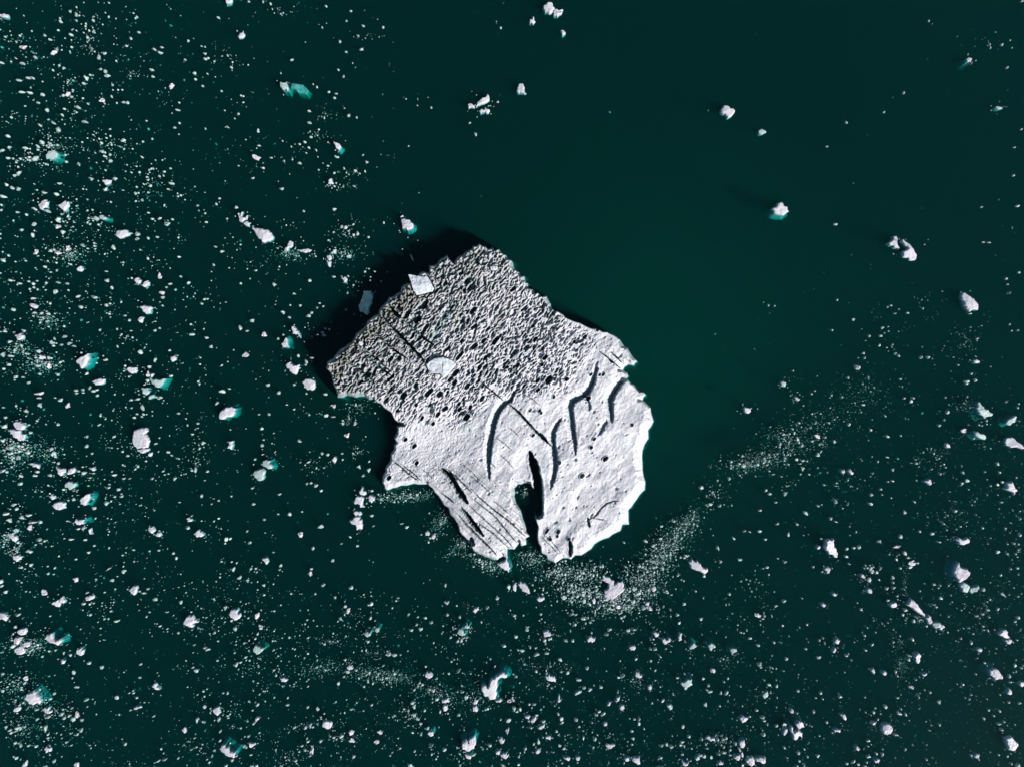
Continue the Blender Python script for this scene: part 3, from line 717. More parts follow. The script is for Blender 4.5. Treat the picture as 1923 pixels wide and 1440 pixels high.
 ((1443,720), [(1778,787),(1790,770),(1784,755),(1818,742),(1832,735),(1850,775),(1869,808),(1850,815),(1842,835),(1830,812),(1800,800)], .8, 'the star-shaped floe', 'star-shaped white floe at the right edge above the lower third'),
 ((1443,720), [(1170,738),(1195,728),(1200,716),(1222,722),(1226,750),(1205,762)], .5, '', 'small heart-like floe among crumbs in the right field'),
 ((1443,720), [(544,652),(572,645),(578,662),(560,680)], .4, '', 'small arrow-shaped floe in the right field, left of a leaning one'),
 ((1443,720), [(598,652),(618,645),(640,668),(636,682),(612,670)], .4, '', 'small leaning floe beside the small arrow-shaped one in the right field'),
 ((1443,720), [(418,1236),(428,1200),(425,1180),(445,1165),(468,1172),(490,1166),(495,1210),(510,1240),(522,1270),(520,1304),(480,1282),(440,1257)], 1.0, 'the tooth-shaped floe', 'large tooth-shaped grey-white floe right of the iceberg, lower half'),
 ((1443,720), [(420,1400),(430,1380),(450,1376),(467,1395),(458,1420),(435,1424)], .6, '', 'round pinkish floe directly below the large tooth-shaped one'),
 ((1443,720), [(360,1230),(372,1216),(390,1220),(388,1238),(370,1245)], .4, '', 'small oval floe touching the left side of the large tooth-shaped one'),
 ((1443,720), [(1406,1165),(1428,1153),(1458,1172),(1490,1156),(1510,1175),(1500,1202),(1465,1212),(1425,1187)], .7, 'the bone-shaped floe', 'bone-shaped white floe on the right side, below the middle'),
 ((1443,720), [(1388,1402),(1398,1375),(1410,1352),(1432,1338),(1450,1380),(1492,1388),(1516,1412),(1502,1440),(1465,1475),(1425,1492),(1408,1455)], 1.1, 'the craggy pink floe', 'craggy pink-white floe with a wide green foot in the lower right'),
 ((1160,720), [(943,190),(955,174),(975,182),(1008,184),(1000,210),(975,222),(950,206)], .6, 'the small cushion floe', 'small cushion-shaped floe alone in open water right of the iceberg'),
 ((1160,720), [(1328,105),(1345,100),(1370,118),(1350,133),(1335,122)], .4, '', 'small bean-like floe up right of the cushion-shaped one in open water'),
 ((1160,720), [(1222,-10),(1240,-18),(1264,-5),(1260,22),(1228,18)], .5, '', 'small pale floe in open water right of the northeast shoulder of the iceberg'),
 ((1160,720), [(530,1342),(560,1318),(602,1328),(625,1365),(650,1385),(672,1385),(676,1412),(650,1432),(615,1405),(580,1395),(545,1375)], .9, 'the ragged hook-shaped floe', 'ragged hook-shaped dirty-pink floe at the edge of the brash southeast of the iceberg'),
 ((0,1080), [(-6,280),(30,284),(58,312),(42,342),(-6,332)], .6, 'the lower floe cut by the left edge', 'ribbed floe cut by the left edge in the lower quarter'),
 ((0,1080), [(128,420),(155,400),(192,400),(186,442),(145,442)], .6, '', 'square bright floe at the top of the lower left floe cluster'),
 ((0,1080), [(98,490),(115,468),(145,465),(155,490),(135,518),(108,512)], .6, '', 'rounded floe in the middle of the lower left floe cluster'),
 ((0,1080), [(175,515),(192,500),(222,502),(228,525),(205,540),(182,535)], .5, '', 'rounded floe on the right of the lower left floe cluster'),
 ((0,1080), [(110,572),(130,540),(165,530),(184,550),(180,582),(130,592)], .7, 'the bottom floe of the left cluster', 'broad rounded floe at the bottom of the lower left floe cluster'),
 ((0,1080), [(333,478),(350,445),(388,434),(402,470),(422,488),(455,475),(464,495),(440,524),(400,508),(358,490)], .9, 'the two-lobed bright floe', 'bright two-lobed floe with a green hollow in the lower left'),
 ((0,1080), [(573,572),(585,550),(612,545),(628,565),(622,592),(600,603),(582,592)], .6, 'the round ringed floe lower left', 'round floe with a darker core right of the two-lobed bright floe'),
 ((0,1080), [(453,640),(468,630),(484,642),(478,660),(460,660)], .4, '', 'small rounded floe left below the round one with a darker core'),
 ((0,1080), [(188,912),(212,882),(245,875),(256,863),(278,895),(312,938),(300,966),(250,972),(215,946),(190,932)], 1.1, 'the bright crown-like floe', 'bright crown-like floe with a green skirt in the lower left corner region'),
 ((0,1080), [(96,1018),(110,992),(145,988),(148,1005),(118,1024)], .4, '', 'lens-shaped floe just below left of the bright crown-like floe'),
 ((0,1080), [(330,995),(365,990),(386,1020),(372,1036),(335,1030)], .5, '', 'smooth pinkish floe just below right of the bright crown-like floe'),
 ((0,1080), [(333,1305),(350,1285),(380,1300),(378,1322),(360,1318),(345,1335)], .4, '', 'small hooked floe near the bottom left corner'),
 ((0,1080), [(1378,350),(1402,312),(1425,298),(1445,300),(1460,318),(1490,345),(1468,355),(1442,362),(1445,392),(1418,388),(1392,372)], .9, 'the grimy fan floe', 'grimy fan-shaped floe in the lower left centre'),
 ((0,1080), [(1713,295),(1728,272),(1742,258),(1785,256),(1804,290),(1792,325),(1760,337),(1733,315)], .7, 'the shell-shaped floe', 'ribbed shell-shaped floe in the lower left centre'),
 ((0,1080), [(963,115),(990,90),(1028,80),(1032,106),(1012,142),(985,135)], .6, 'the cleft floe lower left', 'cleft triangular floe in the lower left, left of a trail of crumbs'),
 ((0,1080), [(640,175),(655,158),(700,150),(702,168),(668,188),(645,188)], .4, '', 'long ridged floe in the lower left, over a tiny five-sided one'),
 ((0,1080), [(388,205),(418,196),(435,183),(450,215),(440,236),(408,222)], .5, '', 'triangular floe, left one of a kissing pair in the lower left'),
 ((0,1080), [(445,185),(455,165),(470,160),(480,178),(492,190),(475,210),(452,205)], .5, '', 'notched round floe, right one of a kissing pair in the lower left'),
 ((0,1080), [(1136,832),(1158,808),(1176,820),(1196,860),(1162,852)], .5, '', 'small slanting slab in dark water in the lower left centre'),
 ((0,1080), [(1003,998),(1050,982),(1058,995),(1010,1008)], .3, '', 'short straight bar of ice in dark water, lower left centre'),
 ((0,1080), [(1596,1010),(1618,995),(1642,990),(1656,1030),(1635,1052),(1610,1036)], .6, 'the mottled floe below left centre', 'mottled floe with small crumbs under it in the lower left centre'),
 ((0,1080), [(1648,1300),(1662,1275),(1682,1270),(1710,1290),(1730,1320),(1770,1342),(1755,1369),(1715,1356),(1670,1326)], .8, 'the slanting floe with green hood', 'slanting crumbly floe with a green upper foot near the bottom edge, left'),
 ((480,1080), [(-16,545),(-5,522),(20,530),(40,542),(62,550),(40,575),(5,592),(-14,572)], .8, 'the bright floe left of bottom centre', 'bright chunky floe with a teal halo, halfway along the lower left'),
 ((480,1080), [(812,436),(832,418),(862,425),(863,450),(840,463)], .7, 'the teal-capped pebble floe', 'bright pebble-like floe with teal cap below left of the iceberg'),
 ((480,1080), [(893,410),(905,390),(922,395),(925,420),(908,432)], .5, '', 'small upright floe right of the bright pebble-like floe with teal cap'),
 ((480,1080), [(183,772),(205,768),(238,785),(220,800),(195,798)], .4, '', 'small drooping floe low left of centre near the dense crumb belt'),
 ((480,1080), [(500,1118),(505,1092),(530,1088),(562,1100),(572,1130),(545,1154),(508,1136)], .8, 'the smooth round bottom floe', 'smooth rounded bright floe in the bottom left centre'),
 ((480,1080), [(682,690),(700,668),(722,680),(728,702),(705,712)], .5, '', 'rounded crumbly floe in the crumb belt, upper left of the hooked giant'),
 ((480,1080), [(1270,745),(1288,722),(1312,730),(1328,760),(1302,776),(1280,765)], .6, '', 'crumbly round floe left of the large hooked floe at the bottom'),
 ((480,1080), [(1510,436),(1520,415),(1530,398),(1560,416),(1577,450),(1552,456),(1530,448)], .5, '', 'teal-tinted triangular floe below the iceberg, with crumbs at its left'),
 ((480,1080), [(1566,378),(1585,358),(1607,375),(1598,398),(1575,398)], .5, '', 'small bright floe above the teal-tinted triangular one below the iceberg'),
 ((480,1080), [(1630,270),(1645,245),(1672,240),(1675,260),(1650,285)], .5, '', 'small block-like floe below the lower left lobe of the iceberg'),
 ((480,1080), [(1695,830),(1722,818),(1745,838),(1752,805),(1768,780),(1795,765),(1800,745),(1850,721),(1870,732),(1893,752),(1872,776),(1845,765),(1828,778),(1815,820),(1806,870),(1802,930),(1760,937),(1710,897)], 1.1, 'the large hooked floe', 'large hooked pink-white floe with an emerald bay at the bottom centre'),
 ((480,1080), [(1802,938),(1840,928),(1854,940),(1835,954)], .3, '', 'small flat floe at the lower right heel of the large hooked floe'),
 ((480,1080), [(1395,932),(1448,918),(1456,950),(1425,958),(1400,956)], .5, '', 'boxy floe left of the large hooked floe, over a rounder one'),
 ((480,1080), [(1402,995),(1418,972),(1440,980),(1442,1005),(1422,1020)], .5, '', 'rounded floe just below the boxy one at the bottom centre'),
 ((480,1080), [(1632,985),(1655,982),(1668,1010),(1660,1025),(1635,1022)], .5, '', 'small squarish floe right below the large hooked floe'),
 ((480,1080), [(1290,1192),(1305,1170),(1330,1175),(1336,1195),(1315,1210)], .5, '', 'small rounded bright floe near the bottom edge, left of the green-hooded giant'),
 ((480,1080), [(1550,1300),(1555,1245),(1580,1228),(1600,1252),(1610,1220),(1645,1203),(1656,1250),(1642,1300),(1615,1310),(1602,1320),(1572,1306)], 1.0, 'the green-haloed bottom floe', 'cleft upright floe with a big green halo near the bottom centre'),
 ((480,1080), [(1560,1332),(1590,1345),(1620,1368),(1615,1380),(1585,1372)], .4, '', 'thin slanting floe under the cleft upright floe with the green halo'),
 ((480,1080), [(1825,1235),(1845,1218),(1868,1235),(1860,1258),(1835,1258)], .5, '', 'small knotty floe right of the cleft upright floe at the bottom'),
 ((480,1080), [(1838,1345),(1860,1332),(1898,1348),(1888,1368),(1855,1366)], .5, '', 'oval grey floe at the bottom, right of the cleft upright floe'),
 ((480,1080), [(1802,1325),(1818,1315),(1838,1325),(1832,1345),(1810,1345)], .4, '', 'little rounded floe leaning on the oval grey one at the bottom'),
 ((960,1080), [(690,192),(695,150),(702,110),(728,72),(708,50),(684,30),(690,4),(740,18),(775,45),(772,72),(800,50),(835,44),(846,80),(850,108),(800,150),(742,178)], 1.2, 'the big floe in the south brash', 'large angular pink-white floe inside the thick brash south of the iceberg'),
 ((960,1080), [(48,66),(70,45),(100,60),(130,104),(137,136),(110,126),(78,98)], .7, 'the curved slab south of the iceberg', 'curved slab-like floe off the southern tip of the iceberg'),
 ((960,1080), [(14,70),(30,58),(40,85),(30,122),(14,110)], .4, '', 'narrow upright floe left of the curved slab off the southern tip'),
 ((960,1080), [(188,178),(205,160),(238,160),(248,180),(225,195),(200,192)], .5, '', 'oval pinkish floe right below the curved slab off the southern tip'),
 ((960,1080), [(370,165),(385,148),(408,152),(416,172),(400,184),(382,178)], .4, '', 'pale rounded floe between the oval pinkish one and the thick brash'),
 ((960,1080), [(902,98),(918,78),(940,88),(945,108),(925,120),(908,112)], .5, '', 'round pale floe right of the large angular floe in the brash'),
 ((960,1080), [(1050,98),(1062,82),(1085,90),(1088,110),(1070,124),(1055,115)], .5, '', 'rounded floe at the right edge of the thick brash'),
 ((960,1080), [(605,180),(622,170),(634,190),(628,218),(612,212)], .4, '', 'upright pinkish floe below left of the large angular floe in the brash'),
 ((960,1080), [(528,190),(545,172),(560,185),(558,208),(540,212)], .4, '', 'pale round floe at the lower left border of the thick brash'),
 ((960,1080), [(780,235),(792,222),(820,225),(822,245),(800,252),(784,248)], .4, '', 'flat pinkish floe under the large angular floe, in the lower brash'),
 ((960,1080), [(1005,212),(1018,198),(1036,210),(1030,228),(1010,226)], .4, '', 'tiny square floe near the lower right border of the thick brash'),
 ((960,1080), [(238,430),(256,414),(290,430),(316,446),(285,458),(262,462),(245,465)], .6, 'the broken triangular floe', 'broken triangular floe with two smaller bits below, bottom centre'),
 ((960,1080), [(568,482),(580,470),(588,458),(632,470),(628,492),(608,506),(575,500)], .6, 'the pink-tinged house floe', 'pink-tinged house-shaped floe in the bottom centre'),
 ((960,1080), [(884,545),(905,530),(935,548),(925,562),(895,562)], .4, '', 'oval floe right of the pink-tinged house-shaped one, a little lower'),
 ((960,1080), [(1056,435),(1078,420),(1108,435),(1105,455),(1082,462)], .5, '', 'oval bright floe below the right part of the thick brash'),
 ((960,1080), [(1132,478),(1150,470),(1162,485),(1180,466),(1194,500),(1170,508),(1150,518),(1135,500)], .5, '', 'jagged floe below right of the oval bright one, bottom right centre'),
 ((960,1080), [(1250,462),(1262,448),(1280,450),(1282,485),(1260,492)], .4, '', 'upright greenish block among crumbs, bottom right of centre'),
 ((960,1080), [(1336,545),(1350,518),(1378,512),(1394,530),(1372,552),(1348,556)], .6, '', 'pinkish oval floe, left one of two teal-rimmed neighbours in the lower right'),
 ((960,1080), [(1478,520),(1500,505),(1522,512),(1533,540),(1508,562),(1485,550)], .6, 'the faceted teal-rimmed floe', 'faceted floe with teal left rim in the lower right'),
 ((960,1080), [(1642,555),(1660,545),(1695,545),(1695,568),(1672,580),(1660,594),(1650,580)], .5, '', 'crumbling floe right of the faceted one with teal left rim'),
 ((960,1080), [(254,752),(285,742),(310,758),(330,775),(332,802),(290,792),(262,776)], .7, 'the smooth almond floe', 'smooth almond-shaped floe in the bottom centre, pointing down right'),
 ((960,1080), [(1270,790),(1300,800),(1325,780),(1362,785),(1360,825),(1325,840),(1300,855),(1282,825)], .5, 'the hollow teal floe', 'hollow floe with a teal pool in it, bottom right of centre'),
 ((960,1080), [(934,760),(942,725),(960,730),(968,748),(985,755),(960,770)], .5, '', 'upright floe atop a slanting trail of crumbs, bottom centre'),
 ((960,1080), [(1025,835),(1045,825),(1058,840),(1048,862),(1028,860)], .4, '', 'round floe at the lower end of a slanting trail of crumbs'),
 ((960,1080), [(474,890),(500,868),(528,870),(520,885),(485,902)], .4, '', 'long pale floe under the smooth almond-shaped one'),
 ((960,1080), [(345,948),(358,902),(380,935),(365,950)], .4, '', 'tall narrow triangular floe at the bottom, left of centre column of crumbs'),
 ((960,1080), [(775,945),(795,915),(818,908),(812,935),(790,948)], .4, '', 'slanting wedge, right one of two in a row at the bottom centre'),
 ((960,1080), [(718,970),(735,950),(754,955),(742,975),(722,978)], .3, '', 'slanting wedge, left one of two in a row at the bottom centre'),
 ((960,1080), [(812,995),(820,975),(845,978),(850,1000),(830,1012)], .5, '', 'knotty round floe below the slanting wedges at the bottom centre'),
 ((960,1080), [(1170,985),(1190,968),(1212,985),(1208,1005),(1190,1015)], .4, '', 'lone pale rounded floe at the bottom, right of centre'),
 ((960,1080), [(688,1118),(700,1102),(718,1108),(718,1128),(700,1134)], .4, '', 'round bright button-like floe near the bottom centre'),
 ((960,1080), [(905,1378),(935,1365),(966,1362),(964,1398),(950,1421),(925,1402)], .6, 'the curved wedge on the bottom edge', 'curved wedge floe by the bottom edge, right of a flat one'),
 ((960,1080), [(848,1378),(860,1368),(888,1370),(886,1390),(855,1392)], .4, '', 'flat little floe left of the curved wedge by the bottom edge'),
 ((960,1080), [(386,1362),(420,1362),(442,1378),(435,1394),(405,1380)], .4, '', 'long drop-shaped floe by the bottom edge, left of a round one'),
 ((960,1080), [(482,1375),(495,1360),(515,1368),(510,1388),(492,1390)], .4, '', 'small round floe right of the long drop-shaped one by the bottom edge'),
 ((960,1080), [(200,1150),(225,1125),(250,1118),(248,1142),(222,1158)], .4, '', 'slanting twin-lobed floe low in the bottom centre left'),
 ((960,1080), [(142,1095),(165,1065),(185,1060),(188,1085),(170,1105)], .5, '', 'angular floe in a bottom cluster, right of its flatter neighbour'),
 ((960,1080), [(100,1062),(120,1052),(142,1062),(130,1080),(110,1075)], .4, '', 'flatter floe in a bottom cluster, left of its angular neighbour'),
 ((960,1080), [(182,1322),(198,1305),(220,1325),(205,1340),(185,1335)], .4, '', 'small heap-shaped floe near the bottom edge, left of the drop-shaped one'),
 ((960,1080), [(1470,1215),(1500,1222),(1530,1218),(1535,1245),(1500,1248),(1478,1232)], .4, '', 'long broken floe near the bottom right, left of a tall one'),
 ((960,1080), [(1712,1270),(1722,1240),(1750,1238),(1758,1270),(1740,1300),(1718,1292)], .7, 'the tall bottom right floe', 'tall rounded floe over a bottom edge cluster, right of centre'),
 ((960,1080), [(1716,1075),(1742,1054),(1784,1070),(1765,1092),(1735,1107)], .6, 'the pinkish kite floe', 'pinkish kite-shaped floe low in the right half'),
 ((960,1080), [(1762,1395),(1775,1365),(1805,1360),(1830,1385),(1825,1420),(1800,1434),(1775,1422)], .8, 'the big round bottom edge floe', 'big round greyish floe by the bottom edge, left of a wedge'),
 ((960,1080), [(1828,1375),(1865,1360),(1905,1365),(1908,1390),(1890,1412),(1860,1395)], .7, '', 'broad wedge floe by the bottom edge right of the big round one'),
 ((960,1080), [(1550,1405),(1572,1395),(1596,1408),(1585,1422),(1560,1420)], .4, '', 'small flat oval floe by the bottom edge left of the big round one'),
 ((960,1080), [(1724,1330),(1738,1322),(1746,1350),(1738,1370),(1726,1358)], .4, '', 'narrow upright floe just above left of the big round bottom floe'),
 ((960,1080), [(1670,1370),(1688,1350),(1720,1350),(1715,1380),(1690,1388)], .5, '', 'blocky floe left of the big round bottom floe'),
 ((960,1080), [(1380,1372),(1395,1350),(1412,1362),(1415,1382),(1395,1392)], .5, '', 'upright round floe by the bottom edge left of a crumb patch'),
 ((960,1080), [(1285,1398),(1310,1408),(1340,1396),(1325,1425),(1308,1432)], .4, '', 'small winged floe by the bottom edge in the right half'),
 ((960,1080), [(1888,905),(1905,880),(1925,868),(1932,895),(1905,928)], .5, '', 'slanting pale floe low in the right half, above right of the kite-shaped one'),
 ((1440,1080), [(1450,72),(1480,54),(1508,68),(1526,86),(1502,132),(1472,122),(1462,95)], .6, '', 'split pale floe just below the craggy pink one, lower right'),
 ((1440,1080), [(1528,108),(1552,85),(1590,75),(1600,92),(1570,122),(1538,138)], .5, '', 'striped floe right of the split pale one, lower right'),
 ((1440,1080), [(1050,220),(1068,195),(1078,168),(1085,182),(1105,188),(1120,205),(1138,232),(1165,258),(1190,292),(1190,312),(1155,292),(1110,260)], .9, 'the fish-tailed floe', 'long fish-tailed white floe on the right, upper end of a chain'),
 ((1440,1080), [(1192,318),(1212,292),(1232,308),(1242,345),(1228,368),(1205,340)], .7, '', 'pinkish middle floe of the slanting chain on the right'),
 ((1440,1080), [(1242,370),(1262,352),(1292,350),(1312,372),(1295,392),(1262,395)], .6, '', 'pale floe near the lower end of the slanting chain on the right'),
 ((1440,1080), [(1288,388),(1300,372),(1326,372),(1336,392),(1312,411),(1295,406)], .5, '', 'dark-cored last floe at the lower end of the slanting chain on the right'),
 ((1440,1080), [(928,210),(948,206),(972,205),(975,235),(945,243),(932,236)], .5, 'the little square floe', 'little square floe left of the slanting chain on the right'),
 ((1440,1080), [(750,108),(768,95),(792,118),(785,135),(758,125)], .4, '', 'small rounded floe lower right, below the round pinkish one'),
 ((1440,1080), [(488,138),(505,126),(532,142),(520,156),(498,150)], .4, '', 'small flat floe in the right lower field, left of the rounded small one'),
 ((1440,1080), [(404,218),(425,207),(446,225),(432,238),(415,232)], .4, '', 'small lumpy floe in the right lower field, under the small flat one'),
 ((1440,1080), [(505,500),(528,475),(550,488),(542,515),(518,514)], .4, '', 'small spiky floe in the lower right, over a drop-like one'),
 ((1440,1080), [(492,568),(508,542),(520,552),(512,578),(498,580)], .4, '', 'small drop-like floe in the lower right under the spiky one'),
 ((1440,1080), [(1108,612),(1122,590),(1136,578),(1160,600),(1152,642),(1132,660),(1118,640)], .6, 'the pear-shaped floe', 'pear-shaped floe below the slanting chain on the right'),
 ((1440,1080), [(1164,738),(1180,742),(1205,735),(1185,756),(1170,750)], .3, '', 'small winged floe below right of the pear-shaped one'),
 ((1440,1080), [(868,728),(885,718),(902,735),(892,750),(872,744)], .4, '', 'tiny blocky floe below left of the pear-shaped one'),
 ((1440,1080), [(784,702),(800,698),(812,725),(802,742),(790,725)], .4, '', 'tiny upright floe far below left of the pear-shaped one'),
 ((1440,1080), [(1740,442),(1760,412),(1792,404),(1812,425),(1827,468),(1800,472),(1770,456)], .7, 'the ribbed floe near the right edge', 'ribbed rounded floe near the right edge above its small companion'),
 ((1440,1080), [(1790,492),(1812,475),(1842,490),(1830,515),(1800,508)], .5, '', 'small companion right below the ribbed floe near the right edge'),
 ((1440,1080), [(1576,555),(1592,542),(1618,555),(1612,572),(1588,570)], .4, '', 'small floe near the right edge, left of and below the ribbed floe'),
 ((1440,1080), [(1670,710),(1712,698),(1748,725),(1770,766),(1722,783),(1692,757)], .9, 'the pink parallelogram floe', 'pink parallelogram-shaped floe with green top foot near the right edge'),
 ((1440,1080), [(1806,890),(1820,850),(1832,858),(1842,890),(1825,896)], .4, '', 'upright triangular floe near the right edge below the pink parallelogram'),
 ((1440,1080), [(1895,815),(1908,795),(1928,798),(1928,830),(1905,830)], .4, '', 'small floe cut by the right edge below the pink parallelogram'),
 ((1440,1080), [(1788,1228),(1808,1212),(1832,1208),(1858,1238),(1887,1275),(1872,1300),(1848,1318),(1810,1306),(1800,1265)], 1.0, 'the cleft potato floe', 'cleft potato-shaped floe in the lower right corner region'),
 ((1440,1080), [(862,1150),(872,1122),(900,1112),(932,1125),(944,1158),(930,1188),(900,1198),(872,1185)], .8, 'the round drum floe', 'round drum-like floe with crumbs around it in the bottom right'),
 ((1440,1080), [(786,1112),(800,1096),(825,1102),(815,1118),(795,1124)], .4, '', 'small hollow floe up left of the round drum-like floe'),
 ((1440,1080), [(214,1112),(240,1086),(262,1098),(282,1140),(258,1142),(245,1150),(225,1136)], .8, 'the upper H-shaped floe', 'bright tooth-like floe, upper of a pair joined by a green foot, bottom right'),
 ((1440,1080), [(178,1130),(192,1135),(200,1172),(222,1165),(240,1150),(250,1170),(268,1180),(268,1224),(240,1205),(205,1234),(190,1190)], .8, '', 'ragged forked floe, lower of a pair joined by a green foot'),
 ((1440,1080), [(122,1195),(135,1152),(155,1150),(152,1178),(135,1203)], .4, '', 'dirty narrow floe left of the ragged forked one, bottom right'),
 ((1440,1080), [(500,1160),(525,1150),(553,1162),(548,1182),(510,1180)], .4, '', 'boxy small floe midway between the forked floe and the round drum floe'),
 ((1440,1080), [(168,1018),(182,1002),(205,1015),(200,1035),(178,1032)], .4, '', 'small pebble floe above the bright tooth-like floe, bottom right'),
 ((1440,1080), [(565,1050),(580,1042),(598,1072),(592,1090),(575,1080)], .4, '', 'small upright peg-like floe above the boxy small one'),
 ((1440,1080), [(1555,1358),(1575,1340),(1600,1345),(1602,1392),(1588,1370),(1565,1370)], .5, '', 'small hooked floe by the bottom edge near the right corner'),
 ((1440,1080), [(668,1290),(680,1280),(700,1305),(690,1318),(675,1310)], .4, '', 'small slanting floe by the bottom edge, left below the round drum floe'),
 ((1440,1080), [(808,1388),(830,1375),(852,1388),(840,1405),(818,1408)], .4, '', 'small lumpy floe by the bottom edge, under the round drum floe'),
 ((1440,1080), [(700,-2),(725,-6),(742,8),(730,26),(708,14)], .5, '', 'small tilted floe at the right, above the row of tiny square ones'),
]

